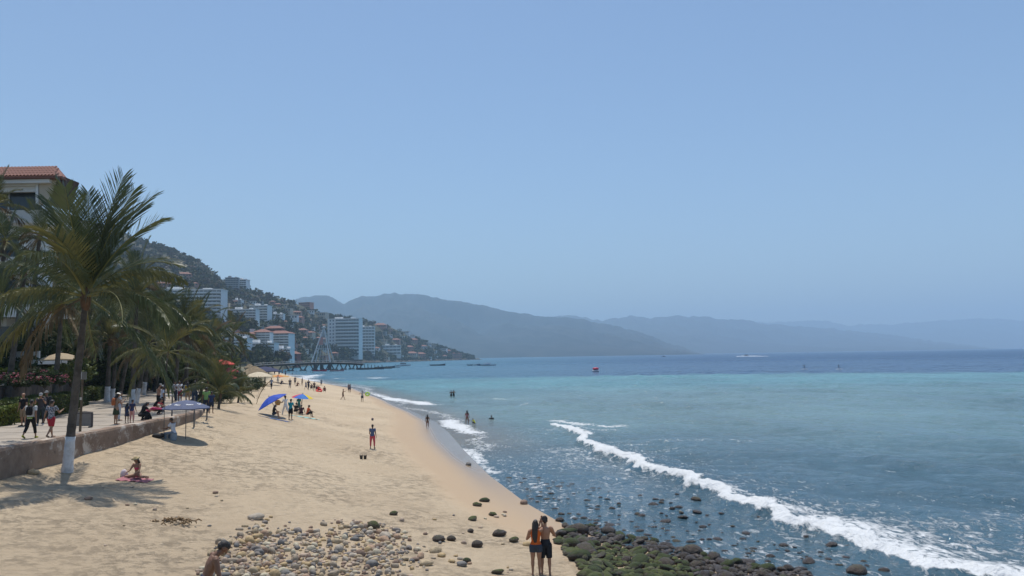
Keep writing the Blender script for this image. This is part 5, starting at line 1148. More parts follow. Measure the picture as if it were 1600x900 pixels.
# thatched palapas
def palapa(loc, R, wall, rise, label, n=20):
    t = thing('palapa', label, 'palapa', loc)
    for k in range(6): a = k * math.pi / 3 + .3; ob('post', MB().tube([(math.cos(a) * R * .72, math.sin(a) * R * .72, -.5), (math.cos(a) * R * .72, math.sin(a) * R * .72, wall + .3)], .11, 7), woodp, t)
    mb = MB(); rg_ = random.Random(int(R * 100)); rows_ = [(1.0, -.25), (1.02, 0), (.8, .25), (.55, .55), (.3, .82), (.04, 1.0)]; vs = []; fs = []; nn = n * 2
    for s, hh_ in rows_:
        for k in range(nn): a = 2 * math.pi * k / nn; r_ = R * s * (1 + rg_.uniform(-.035, .035)); vs.append((math.cos(a) * r_, math.sin(a) * r_, wall + rise * hh_ + rg_.uniform(-.10, .10) * (1 if s > .9 else .5)))
    for i in range(len(rows_) - 1):
        for k in range(nn): fs.append((i * nn + k, i * nn + (k + 1) % nn, (i + 1) * nn + (k + 1) % nn, (i + 1) * nn + k))
    fs.append(tuple((len(rows_) - 1) * nn + k for k in range(nn))); mb.add(vs, fs); ob('thatch_roof', mb, thatch, t); return t
q = atY(397, 590, 138); palapa((q.x, 138, 2.8), 2.5, 1.75, 1.5, 'wide thatched beach palapa behind the cream parasol')
q = atY(390, 570, 215); palapa((q.x, 215, 2.8), 1.4, 2.3, 1.0, 'small conical thatched palapa beyond the wide one')
q = atY(332, 556, 120); palapa((q.x, 120, 3.0), 1.1, 5.1, 1.0, 'thatched roof half hidden in the palms')
# restaurant shade, chairs as dark seats
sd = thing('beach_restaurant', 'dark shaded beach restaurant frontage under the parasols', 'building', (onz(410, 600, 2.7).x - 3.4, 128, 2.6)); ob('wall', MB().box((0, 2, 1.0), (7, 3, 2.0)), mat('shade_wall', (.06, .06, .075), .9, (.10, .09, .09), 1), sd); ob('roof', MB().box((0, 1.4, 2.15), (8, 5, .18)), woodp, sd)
# basket of the vendor, towels, float, ring, buckets, driftwood, ball
strawm = mat('straw', (.42, .26, .10), .9, (.30, .18, .07), 8, .5, 30)
bp_ = onbeach(446, 649); t = thing('basket', 'brown straw basket held by the vendor in white', 'basket', bp_ + Vector((-.62, -.15, .88)))
ob('bowl', MB().tube([(0, 0, 0), (0, 0, .18), (0, 0, .34)], [.16, .24, .27], 12).mesh('bowl', True), strawm, t)
for i in range(5): ob('bread', MB().ellipsoid((-.12 + .06 * i, -.03, .38 + .03 * (i % 2)), (.09, .06, .05), 8, 5).mesh('bread', True), pm(.45, .20, .07), t)
def towel(px, py, w_, l_, c_, rz, label):
    p = onbeach(px, py); vs = []; n_ = 12; m_ = 7
    for i in range(n_ + 1):
        for j in range(m_ + 1):
            u, v = (i / n_ - .5) * w_, (j / m_ - .5) * l_; x = p.x + u * math.cos(rz) - v * math.sin(rz); y = p.y + u * math.sin(rz) + v * math.cos(rz); vs.append((x, y, bz1(x, y) + .035 + .02 * math.sin(i * 2.1 + j)))
    fs = [(i * (m_ + 1) + j, (i + 1) * (m_ + 1) + j, (i + 1) * (m_ + 1) + j + 1, i * (m_ + 1) + j + 1) for i in range(n_) for j in range(m_)]
    o = ob('towel', MB().add(vs, fs), pm(*c_)); md = o.modifiers.new('s', 'SOLIDIFY'); md.thickness = .015; tag(o, label, 'towel')
towel(211, 750, 1.25, .8, (.42, .17, .19), .1, 'pink towel under the cross legged sunbather'); towel(474, 652, 2.6, 1.2, (.30, .62, .58), -.1, 'turquoise towel beneath the orange shirted man'); towel(430, 655, 2.3, 1.2, (.10, .14, .26), 0, 'dark blue towel under the bright blue parasol')
p = onbeach(193, 745); o = ob('beach_bag', MB().tube([(0, 0, 0), (.03, 0, .11), (.02, 0, .24), (.05, 0, .30)], [(.15, .10), (.17, .11), (.12, .08), (.04, .03)], 10).mesh('beach_bag', True), pm(.72, .62, .64), None, p); tag(o, 'pale pink cloth bag left of the sunbather', 'bag')
def ring(loc, R, r_, m, label, rx=0.0):
    n_, k_ = 20, 8; vs = []; fs = []
    for i in range(n_):
        a = 2 * math.pi * i / n_
        for j in range(k_): b = 2 * math.pi * j / k_; q = R + r_ * math.cos(b); vs.append((q * math.cos(a), q * math.sin(a), r_ * math.sin(b)))
    for i in range(n_):
        for j in range(k_): fs.append((i * k_ + j, ((i + 1) % n_) * k_ + j, ((i + 1) % n_) * k_ + (j + 1) % k_, i * k_ + (j + 1) % k_))
    o = ob('float_ring', MB().add(vs, fs).mesh('float_ring', True), m, None, loc); o.rotation_euler[0] = rx; tag(o, label, 'float')
p = onbeach(566, 628); ring(p + Vector((.80, -.1, 1.15)), .26, .10, pm(.45, .75, .04, .4), 'lime inflatable ring held by the grey topped man', 1.1)
p = onbeach(500, 612); ring(p + Vector((0, -.6, .22)), .42, .17, pm(.80, .05, .04, .4), 'red inflatable ring beside the far seated group', .5)
for px, lb in ((564.5, 'left one of two dark sand buckets on the open sand'), (570.5, 'right one of two dark sand buckets on the open sand')):
    p = onbeach(px, 717); t = thing('bucket', lb, 'bucket', p); ob('pail', MB().tube([(0, 0, 0), (0, 0, .2), (0, 0, .21)], [.075, .10, .105], 14).mesh('pail', True), pm(.06, .055, .05), t)
    ob('handle', MB().tube([(-.1, 0, .2), (-.06, 0, .27), (0, 0, .30), (.06, 0, .27), (.1, 0, .2)], .008, 5), pm(.05, .05, .05), t)
p = onbeach(582, 657); o = ob('ball', MB().ellipsoid((0, 0, .13), (.13, .13, .13), 12, 8).mesh('ball', True), pm(.12, .10, .12), None, p); tag(o, 'small dark ball lying beyond the denim shirted woman', 'ball')
p = onbeach(400, 631); t = thing('dry_frond', 'dry palm frond planted upright in the sand left of the blue parasol', 'palm frond', p); o = ob('frond', random.choice(FR[(74, 'C')]), None, t, (0, 0, -.2), .1, (.62, .5, .62))
wh = MB(); wr_ = random.Random(4)
for i in range(60):
    a, r_ = wr_.uniform(0, 6.28), wr_.random() ** .6; x, y = math.cos(a) * r_ * .75, math.sin(a) * r_ * .4; d_ = wr_.uniform(0, 6.28); l_ = wr_.uniform(.08, .25); z_ = .04 + .12 * (1 - r_)
    wh.tube([(x, y, z_), (x + math.cos(d_) * l_ * .5, y + math.sin(d_) * l_ * .5, z_ + wr_.uniform(0, .07)), (x + math.cos(d_) * l_, y + math.sin(d_) * l_, z_ - .03)], [.02, .03, .012], 5)
o = ob('seaweed_heap', wh.mesh('seaweed_heap', True), mat('dry_weed', (.20, .13, .07), .95, (.30, .21, .12), 9, 1, 20), None, onbeach(270, 818)); tag(o, 'low brown heap of dried weed left of the cobbles', 'seaweed')
t = thing('pail_seat', 'grey pail the white shirted vendor sits on', 'pail', vp); ob('pail', MB().tube([(0, 0, 0), (0, 0, .36), (0, 0, .38)], [.15, .18, .19], 14), pm(.30, .36, .42), t)
o = ob('supply_bag', MB().ellipsoid((0, 0, .1), (.30, .2, .14), 12, 6).ellipsoid((.2, .05, .12), (.16, .14, .13), 10, 6).mesh('supply_bag', True), pm(.04, .04, .04), None, onbeach(246, 684)); tag(o, 'black vendor bag slumped at the foot of the seawall', 'bag')
# sign board, pole sign, benches on the promenade
t = thing('notice_board', 'grey rectangular notice board on the promenade behind the nearest palm', 'board', G(128, 668)); ob('panel', MB().box((0, 0, .38), (.95, .08, .62)), pm(.22, .21, .20), t); ob('frame', MB().box((0, 0, .72), (1.03, .10, .06)).box((-.5, 0, .36), (.06, .10, .66)).box((.5, 0, .36), (.06, .10, .66)), pm(.10, .09, .09), t)
for s in (-.42, .42): ob('leg', MB().box((s, 0, .03), (.06, .3, .06)), pm(.1, .1, .1), t)
t = thing('pole_sign', 'leaning wooden pole with a small square sign on the promenade', 'sign', G(125, 675)); ob('pole', MB().tube([(0, 0, -.1), (.05, 0, 2.75)], [.06, .05], 8), woodp, t); ob('sign_panel', MB().box((.12, -.06, 2.62), (.30, .03, .36)), pm(.20, .20, .19), t); ob('sign_face', MB().box((.0, -.085, 2.64), (.10, .02, .34)), pm(.65, .66, .66), t); ob('paper_note', MB().box((.03, -.07, 1.55), (.09, .02, .12)), pm(.6, .58, .52), t)
for px, py, lb in ((266, 626, 'white concrete bench left of the pale shirted pair'), (284, 619, 'white concrete bench behind the red shorts')):
    t = thing('bench', lb, 'bench', G(px, py)); ob('seat', MB().box((0, 0, .44), (1.7, .5, .12)), limem, t)
    for s in (-.62, .62): ob('leg', MB().box((s, 0, .19), (.3, .42, .38)), limem, t)
# ================================================================== STONES
def rockmesh(seed, flat, name, sub=2):
    import bmesh
    bm = bmesh.new(); bmesh.ops.create_icosphere(bm, subdivisions=sub, radius=1.0); rg_ = np.random.default_rng(seed); off = rg_.uniform(0, 50, 3)
    for v in bm.verts:
        c = v.co; n_ = float(fbm(np.array([c.x * 1.1 + off[0] + c.z]), np.array([c.y * 1.1 + off[1] - c.z * .7]), seed, 3)[0]); n2_ = float(fbm(np.array([c.x * 2.3 - off[1] + c.z]), np.array([c.y * 2.3 + off[2] + c.z]), seed + 5, 2)[0]); k_ = 0.42 + .80 * n_ + .46 * n2_
        v.co = Vector((c.x * k_ * 1.15, c.y * k_ * .95, c.z * k_ * flat))
    me = bpy.data.meshes.new(name); bm.to_mesh(me); bm.free(); me.polygons.foreach_set('use_smooth', np.ones(len(me.polygons), bool)); return me
stc = [(0.534, 0.418, 0.267), (0.429, 0.348, 0.255), (0.464, 0.313, 0.209), (0.278, 0.244, 0.215), (0.62, 0.545, 0.394), (0.313, 0.215, 0.157), (0.487, 0.418, 0.331), (0.557, 0.406, 0.22), (0.22, 0.209, 0.197), (0.534, 0.406, 0.302)]
STN = ['tan', 'grey beige', 'reddish tan', 'dark grey', 'cream', 'brown', 'light grey', 'ochre', 'slate', 'pinkish beige']
stm = [mat('stone_%d' % i, c_, .8, tuple(v * .68 for v in c_), 2.2, .5, 9, spec=.3, lo=.35, hi=.7) for i, c_ in enumerate(stc)]
def mossy(name, moss, base, lo, hi):
    m = bpy.data.materials.new(name); m.use_nodes = True; nt = m.node_tree; b = nt.nodes['Principled BSDF']; tc = N(nt, 'ShaderNodeTexCoord'); ge = N(nt, 'ShaderNodeNewGeometry'); sx = N(nt, 'ShaderNodeSeparateXYZ'); L(nt, ge.outputs['Normal'], sx.inputs[0])
    f = mr(nt, mth(nt, 'ADD', sx.outputs['Z'], mth(nt, 'MULTIPLY', mth(nt, 'SUBTRACT', noise(nt, tc, 1.7, 5, .7), .5), 2.2)), lo, hi)
    rc_ = mixc(nt, mr(nt, noise(nt, tc, 2.5, 4), .4, .65), base, tuple(v * .55 for v in base)); mc = mixc(nt, mr(nt, noise(nt, tc, 5, 4), .35, .65), moss, tuple(v * 1.7 for v in moss))
    L(nt, mixc(nt, f, rc_, mc), b.inputs['Base Color']); L(nt, mr(nt, f, 0, 1, .42, .85), b.inputs['Roughness'])
    bp = N(nt, 'ShaderNodeBump'); setin(bp, Strength=.8, Distance=.08); L(nt, noise(nt, tc, 7, 5, .7), bp.inputs['Height']); L(nt, bp.outputs[0], b.inputs['Normal']); return m
msm = [mossy('mossy_rock', (.026, .038, .007), (.052, .037, .024), .1, .8), mossy('mossy_rock_bright', (.048, .060, .010), (.12, .095, .06), .2, .9), mossy('half_mossy_rock', (.036, .040, .010), (.070, .045, .030), .7, 1.3), mossy('dark_wet_rock', (.036, .036, .015), (.052, .035, .025), 1.2, 1.8)]
RK = {}
def rk(m, i, flat=.62):
    k_ = (m.name, i)
    if k_ not in RK: me = rockmesh(900 + i, (.5, .62, .78, .56)[i % 4], 'stone'); me.materials.append(m); RK[k_] = me
    return RK[k_]
def inpoly(x, y, P):
    c = False; j = len(P) - 1
    for i in range(len(P)):
        if (P[i][1] > y) != (P[j][1] > y) and x < (P[j][0] - P[i][0]) * (y - P[i][1]) / (P[j][1] - P[i][1]) + P[i][0]: c = not c
        j = i
    return c
rg = random.Random(31)
CP = [(392, 806), (470, 812), (560, 812), (612, 822), (652, 842), (690, 862), (655, 880), (690, 905), (300, 905), (318, 880), (345, 846), (372, 826)]
st = []
for _ in range(5200):
    px, py = rg.uniform(300, 700), rg.uniform(804, 905)
    if not inpoly(px, py, CP): continue
    core = max(math.exp(-((px - 425) / 85) ** 2) * sm(818, 850, py), .75 * math.exp(-((px - 580) / 48) ** 2) * sm(812, 830, py))
    if rg.random() > (.07 + .95 * core) * (.35 + 1.3 * float(fbm(np.array([px * .03]), np.array([py * .06]), 44)[0])): continue
    p = onz(px, py, 1.35); st.append((px, py, .045 + .085 * rg.random() ** 2.2 + (.09 * rg.random() if rg.random() < .16 else 0)))
# thin out overlaps
pts = []; cell = {}
for px, py, s in st:
    p = onbeach(px, py) if len(pts) < 1500 else None
    if p is None: break
    key = (int(p.x / .4), int(p.y / .4)); ok = True
    for dx in (-1, 0, 1):
        for dy in (-1, 0, 1):
            for (q, r_) in cell.get((key[0] + dx, key[1] + dy), ()):
                if math.hypot(q.x - p.x, q.y - p.y) < (s + r_) * .78: ok = False; break
    if ok: cell.setdefault(key, []).append((p, s)); pts.append((p, s))
pts.sort(key=lambda v: -v[1] / v[0].y)
rest = MB()
for i, (p, s) in enumerate(pts):
    if i < 290:
        ci = rg.choice([0, 1, 1, 2, 3, 4, 4, 5, 6, 6, 7, 8, 9, 0]); m_ = stm[ci]; o = ob('cobble', rk(m_, rg.randrange(4)), None, None, p + Vector((0, 0, s * .25)), rg.uniform(0, 6.28), (s * rg.uniform(.95, 1.4), s * rg.uniform(.8, 1.1), s * rg.uniform(1.3, 2.0)))
        o.rotation_euler[0] = rg.uniform(-.3, .3); tag(o, '%s %s cobble in the heap of stones on the near sand' % ('large' if s > .14 else 'small' if s < .08 else 'rounded', STN[ci]), 'stone', 'cobbles heaped on the sand')
restp = pts[290:]
for g_ in range(5):
    mb = MB()
    for p, s in restp[g_::5]:
        a = rg.uniform(0, 6.28); src = rk(stm[g_ * 2], rg.randrange(4)); co, si = math.cos(a), math.sin(a); vs = []
        for v in src.vertices: x, y, z = v.co.x * s * 1.15, v.co.y * s, v.co.z * s * 1.6; vs.append((p.x + x * co - y * si, p.y + x * si + y * co, p.z + z + s * .25))
        mb.add(vs, [tuple(f.vertices) for f in src.polygons])
    if mb.V: struct(ob('small_cobbles', mb.mesh('small_cobbles', True), stm[(g_ * 2 + 1) % 10]), 'stuff')
def rock(px, py, wpx, m, label, group=None, hz=1.0, sea=False, name='rock', sub=.3):
    p = onz(px, py, 0) if sea else onbeach(px, py)
    if sea and False: pass
    s = wpx / 2 * p.y / F
    o = ob(name, rk(m, rg.randrange(6)), None, None, p + Vector((0, s * .3, s * sub * (-.1 if sea else 1))), rg.uniform(0, 6.28), (s, s * rg.uniform(.8, 1.05), s * hz * rg.uniform(.85, 1.15)))
    o.rotation_euler[0] = rg.uniform(-.25, .25); tag(o, label, 'rock', group); return o
named = [(757, 784, 16, 0, 'dark green mossy rock on the sand left of the couple, upper one'), (745, 791, 14, 1, 'flat green mossy rock just below the upper mossy one'), (770, 806, 14, 1, 'small mossy rock between the couple and the cobbles'), (819, 788, 14, 3, 'brown boulder at the water edge above the couple'), (779, 838, 23, 2, 'long grey green boulder left of the couple'),
    (803, 847, 18, 1, 'yellow green mossy stone beside the long boulder'), (745, 855, 20, 2, 'tan stone with moss left of the couple'), (738, 813, 15, 1, 'pale olive stone below the upper mossy rocks'), (735, 832, 12, 2, 'small olive stone left of the long boulder'), (729, 879, 14, 0, 'green stone behind the dark grey boulder'), (722, 885, 20, 5, 'dark grey boulder near the lower edge of the sand'),
    (665, 884, 20, 6, 'pointed tan boulder at the lower edge right of the cobbles'), (686, 846, 22, 2, 'flat olive stone left of the tan mossy stone'), (705, 845, 15, 2, 'upright olive stone next to the flat one'), (778, 897, 20, 1, 'mossy stone at the lower edge left of the couple'), (732, 727, 11, 5, 'low brown rock alone at the swash edge'), (615, 805, 14, 1, 'yellowish flat stone above the cobbles'),
    (632, 876, 16, 6, 'tan stone right of the cobble heap, lower'), (648, 876, 14, 3, 'grey violet stone right of the cobble heap'), (690, 870, 14, 7, 'small tan stone near the dark grey boulder'), (706, 879, 12, 7, 'small tan stone left of the dark grey boulder'), (138, 781, 12, 3, 'small dark stone on the sand below the palm shade'), (336, 771, 9, 3, 'small dark stone alone on the left sand'),
    (40, 736, 14, 6, 'pale stone at the foot of the seawall, upper'), (50, 741, 18, 6, 'long pale stone at the foot of the seawall, lower'), (400, 812, 24, 8, 'grey boulder at the top of the cobble heap'), (583, 826, 22, 1, 'large tan boulder right of the cobble heap top'), (824, 853, 14, 7, 'tan stone half hidden left of the orange top')]
allm = {0: msm[0], 1: msm[1], 2: msm[2], 3: stm[5], 5: stm[8], 6: stm[0], 7: stm[7], 8: stm[6]}
for px, py, wd, k_, lb in named: rock(px, py, wd, allm[k_], lb)
for i in range(46):
    px, py = rg.uniform(560, 800), rg.uniform(800, 898)
    rock(px, py, rg.uniform(4, 9), stm[rg.randrange(10)], 'small loose stone scattered on the sand between cobbles and couple', 'loose stones on the sand', name='stone')
for i in range(14):
    rock(rg.uniform(150, 400), rg.uniform(760, 880), rg.uniform(4, 8), stm[rg.randrange(10)], 'small loose stone on the sand left of the cobbles', 'loose stones on the left sand', name='stone')
# green mossy belt where the stones meet the water
MP = [(870, 836), (905, 822), (935, 828), (975, 838), (1020, 850), (1080, 862), (1140, 880), (1210, 888), (1260, 895), (1290, 912), (920, 912), (905, 885), (880, 862)]
cand = []
for _ in range(16000):
    px, py = rg.uniform(865, 1300), rg.uniform(820, 912)
    if inpoly(px, py, MP):
        p = onbeach(px, py); s = rg.choice([rg.uniform(.05, .11), rg.uniform(.07, .15), rg.uniform(.11, .20), rg.uniform(.14, .36)])
        if all(math.hypot(q.x - p.x, q.y - p.y) > (s + r_) * .55 for q, r_, _a, _b in cand): cand.append((p, s, px, py))
    if len(cand) > 760: break
small_belt = [MB(), MB()]
for p, s, px, py in cand:
    edge_ = (py - (822 + (px - 905) * .20)); wetside = edge_ < 22 or px > 1080
    m_ = msm[rg.choice([2, 3, 3, 2, 0]) if wetside else rg.choice([0, 0, 1, 1, 2, 0])]
    if s < .15:
        src = rk(m_, rg.randrange(6)); a = rg.uniform(0, 6.28); co, si = math.cos(a), math.sin(a)
        small_belt[1 if wetside else 0].add([(p.x + (v.co.x * co - v.co.y * si) * s, p.y + (v.co.x * si + v.co.y * co) * s, max(p.z, -.05) + s * .3 + v.co.z * s * 1.2) for v in src.vertices], [tuple(f.vertices) for f in src.polygons]); continue
    o = ob('rock', rk(m_, rg.randrange(6)), None, None, Vector((p.x, p.y, max(p.z, -.05) + s * .25)), rg.uniform(0, 6.28), (s * rg.uniform(.95, 1.35), s, s * rg.uniform(.8, 1.25))); o.rotation_euler[0] = rg.uniform(-.45, .45); o.rotation_euler[1] = rg.uniform(-.5, .5)
    tag(o, 'brown wet stone at the outer rim of the mossy belt' if wetside else 'green moss covered stone in the belt right of the couple', 'rock', 'wet stones rimming the mossy belt' if wetside else 'mossy stones right of the couple')
for mb_, m_ in zip(small_belt, (msm[1], msm[3])): struct(ob('small_belt_stones', mb_.mesh('small_belt_stones', True), m_), 'stuff')
for px, py, wd, k_, lb in [(886, 838, 34, 0, 'large vivid green mossy boulder right of the couple'), (873, 850, 17, 0, 'round vivid green boulder touching the couple from the right'), (884, 824, 17, 2, 'brown boulder with yellow lichen above the vivid green one'), (875, 815, 14, 3, 'brown rock right of the cap at the water edge'), (906, 834, 28, 2, 'flat reddish rock beside the lichen boulder'), (968, 846, 22, 3, 'dark boulder at the middle of the mossy belt rim'),
        (910, 877, 22, 1, 'pale green boulder at the lower right of the couple'), (905, 863, 18, 1, 'flat yellow green stone right of the couple'), (887, 862, 13, 1, 'small flat green stone beside the flat yellow one'), (922, 892, 18, 0, 'mossy stone at the lower frame right of the couple'), (1125, 893, 38, 3, 'large dark boulder at the lower edge in the belt'), (1168, 880, 26, 3, 'dark oblong boulder at the right end of the belt'),
        (1266, 879, 27, 3, 'large dark boulder standing in the water near the lower right'), (1340, 895, 36, 2, 'big mossy capped boulder at the lower edge right'), (1253, 890, 20, 3, 'low dark rock left of the big boulder in the water'), (1590, 893, 24, 3, 'dark boulder in the foam at the right edge'), (1550, 899, 20, 3, 'dark rock awash at the lower right edge')]:
    rock(px, py, wd, msm[k_], lb, sea=px > 1100)
wr = [(795, 747, 9), (820, 748, 9), (875, 761, 14), (893, 757, 12), (888, 760, 10), (845, 769, 8), (858, 763, 9), (861, 772, 10), (842, 776, 11), (830, 780, 10), (854, 780, 12), (888, 780, 9), (917, 782, 10), (896, 772, 8), (934, 796, 11), (957, 795, 12), (877, 804, 12), (900, 811, 14), (912, 810, 12), (954, 821, 18), (935, 822, 10), (997, 804, 12), (1002, 806, 15), (1021, 788, 14), (1061, 792, 11), (1090, 800, 17), (1089, 781, 20), (1068, 808, 15), (1040, 815, 20), (1127, 802, 9), (1098, 823, 12), (1122, 843, 18),
      (1167, 833, 16), (1225, 852, 18), (1178, 857, 12), (1170, 865, 10), (1112, 864, 10), (1000, 830, 15), (1012, 836, 14), (1058, 846, 14), (1080, 847, 15), (1300, 852, 25), (1329, 855, 16), (1322, 871, 14), (1295, 874, 12), (1312, 883, 13), (1383, 892, 18), (1432, 889, 9), (1355, 884, 10), (1137, 876, 14), (1205, 870, 14), (1043, 829, 9), (987, 815, 8), (975, 829, 9), (1145, 822, 8), (1186, 808, 10), (1260, 838, 10), (1000, 774, 7), (1058, 772, 8), (935, 768, 7)]
WP = [(785, 744), (830, 745), (900, 754), (980, 772), (1110, 792), (1230, 840), (1330, 868), (1400, 892), (1240, 886), (1130, 872), (1040, 846), (960, 828), (905, 815), (850, 792), (815, 772)]
for _ in range(900):
    px, py = rg.uniform(785, 1400), rg.uniform(744, 892)
    if inpoly(px, py, WP) and all(math.hypot(px - q[0], (py - q[1]) * 2.5) > (q[2] + 6) * .55 for q in wr):
        if rg.random() < math.exp(-abs(px - 900) / 260): wr.append((px, py, rg.uniform(4, 11)))
    if len(wr) > 165: break
for px, py, wd in wr: rock(px, py, wd, msm[3] if rg.random() < .8 else msm[2], 'dark wet rock poking out of the flecked shallows', 'dark rocks awash in the shallows', .62, True)
# ================================================================== PIER AND BOATS
pierm = mat('pier_concrete', (.09, .10, .10), .85, (.06, .065, .065), .5); steel = mat('pylon_steel', (.62, .63, .64), .5, (.5, .5, .5), .5, metal=.1)
P0, P1, P2 = atY(398, 571.5, 486), atY(500, 566.8, 520), atY(566, 568.5, 548)
t = thing('pier', 'curved concrete pier on V shaped legs with a white steel pylon', 'pier', (P1.x, P1.y, 0)); org = Vector((P1.x, P1.y, 0))
def deckpt(s):
    a = P0 * (1 - s) ** 2 + (P1 * 2 - (P0 + P2) * .5) * 2 * s * (1 - s) * 1.0 + P2 * s * s
    return a - org
dk = [deckpt(i / 24) for i in range(25)]
ob('deck', MB().tube(dk, [(2.6, .45)] * 25, 4, xax=(.35, -1, 0)).tube([p + Vector((0, 0, -.6)) for p in dk], [(1.6, .5)] * 25, 4, xax=(.35, -1, 0)), pierm, t)
for side in (-1, 1):
    rl = MB(); off = Vector((.35, -1, 0)).normalized() * 2.2 * side
    rl.tube([p + off + Vector((0, 0, 1.35)) for p in dk], .06, 4)
    for p in dk: rl.tube([p + off + Vector((0, 0, .2)), p + off + Vector((0, 0, 1.35))], .05, 4)
    ob('railing', rl, steel, t)
Ln = (P2 - P0).length
nv_ = 10
for i in range(nv_):
    s = (i + .5) / nv_; c = deckpt(s); a = deckpt(max(0, s - .042)); b_ = deckpt(min(1, s + .042)); f_ = Vector((c.x, c.y, .3))
    lg = MB(); dl = (b_ - a).normalized() * .9
    lg.tube([f_ - dl, a + Vector((0, 0, -.5))], .42, 6).tube([f_ + dl, b_ + Vector((0, 0, -.5))], .42, 6).box((f_.x, f_.y, -.1), (3.6, 3.0, 1.5)); ob('leg', lg, pierm, t)
for s in (.46, .52, .60): c = deckpt(s); ob('pile', MB().box((c.x, c.y - 1, c.z / 2 - 1), (1.8, 2.4, c.z + 1)), pierm, t)
ap = atY(506, 511, 520) - org; base_z = deckpt(.55).z
legs = [atY(487, 566, 512) - org, atY(493, 566, 528) - org, atY(516, 566, 514) - org, atY(522, 566, 530) - org]
py_ = ob('pylon', MB().box((ap.x, ap.y, ap.z - .3), (2.4, 1.6, .7)).ellipsoid((ap.x, ap.y, ap.z + .3), (.8, .8, .5), 8, 4), steel, t)
for l_ in legs: ob('pylon_leg', MB().tube([l_, ap + (l_ - ap) * .04], [.42, .32], 7), steel, py_)
for i in range(4):
    q = legs[0].lerp(legs[2], (i + 1) / 5); ob('cable', MB().tube([q, ap], .11, 5), steel, py_)
q0 = ap + (legs[0] - ap) * .28; q1 = ap + (legs[0] - ap) * .52; ob('sail_panel', MB().add([q0, q1, q1 + Vector((3.4, 0, .2)), q0 + Vector((1.6, 0, 0)), q0 + Vector((0, .3, 0)), q1 + Vector((0, .3, 0)), q1 + Vector((3.4, .3, .2)), q0 + Vector((1.6, .3, 0))], [(0, 1, 2, 3), (7, 6, 5, 4), (0, 4, 5, 1), (2, 6, 7, 3), (1, 5, 6, 2), (0, 3, 7, 4)]), pm(.50, .28, .25), py_)
for f_ in (.62,): 
    for a, b_ in ((0, 2), (1, 3)): ob('brace', MB().tube([ap + (legs[a] - ap) * f_, ap + (legs[b_] - ap) * f_], .14, 5), steel, py_)
dm = thing('boat_dock', 'dark floating dock crowded with moored boats at the pier end', 'dock', (P2.x + 9, P2.y, 0)); ob('platform', MB().box((0, 0, .3), (22, 7, .9)).box((4, 3, .9), (10, 2, .6)), pierm, dm)
for i in range(9): ob('mooring_pile', MB().tube([(-10 + i * 2.4, random.uniform(-3, 3), -1), (-10 + i * 2.4, 0, random.uniform(1.4, 3.6))], .22, 6), pierm, dm)
def boat(p, Lb, hull, label, rz=0.0, cabin=None, canopy=None, group='small boats in the bay', crew=False):
    t = thing('boat', label, 'boat', Vector((p.x, p.y, 0)), rz, group); vs = []; fs = []; ns = 9; Bm = Lb * .26
    for i in range(ns):
        u = i / (ns - 1); x = (u - .5) * Lb; wd = Bm / 2 * (1 - max(0, (u - .45) / .55) ** 2.2) + .02; sh = .55 + .5 * max(0, u - .4) ** 2 * 2.2
        for (yy, zz_) in ((-1, sh), (-.86, .1), (0, -.25), (.86, .1), (1, sh)): vs.append((x, yy * wd, zz_ * Lb / 7))
    for i in range(ns - 1):
        for j in range(4): a = i * 5 + j; fs.append((a, a + 5, a + 6, a + 1))
    fs.append((0, 1, 2, 3, 4)); ob('hull', MB().add(vs, fs), hull, t)
    ob('deck_floor', MB().add([(v[0], v[1] * .95, .25 * Lb / 7) for k_, v in enumerate(vs) if k_ % 5 in (0, 4)], [(2 * i, 2 * i + 2, 2 * i + 3, 2 * i + 1) for i in range(ns - 1)]), pm(.4, .38, .35), t)
    for k_ in (-.2, .1): ob('thwart', MB().box((Lb * k_, 0, .45 * Lb / 7), (.35, Bm * .85, .08)), woodp, t)
    ob('outboard_motor', MB().box((-Lb * .52, 0, .7 * Lb / 7), (.4, .4, .6)).box((-Lb * .53, 0, .1), (.16, .16, .7)), pm(.05, .05, .06), t)
    if cabin: ob('cabin', MB().box((0, 0, 1.1 * Lb / 7), (Lb * .45, Bm * .75, 1.0 * Lb / 7), 0, .85).box((-.1 * Lb, 0, 1.85 * Lb / 7), (Lb * .32, Bm * .7, .12)), cabin, t); ob('window', MB().box((0, 0, 1.25 * Lb / 7), (Lb * .40, Bm * .77, .32 * Lb / 7)), glass, t)
    if canopy:
        ob('canopy', MB().box((-.05 * Lb, 0, 2.0), (Lb * .5, Bm * .95, .1)), canopy, t)
        for a in (-.28, .18):
            for s in (-.4, .4): ob('canopy_post', MB().tube([(Lb * a, Bm * s, .4), (Lb * a, Bm * s, 2.0)], .04, 5), steel, t)
    return t
whb = pm(.72, .74, .76, .4); dkb = pm(.07, .08, .10, .5); bub = pm(.04, .12, .30, .4); rdb = pm(.62, .03, .08, .4)
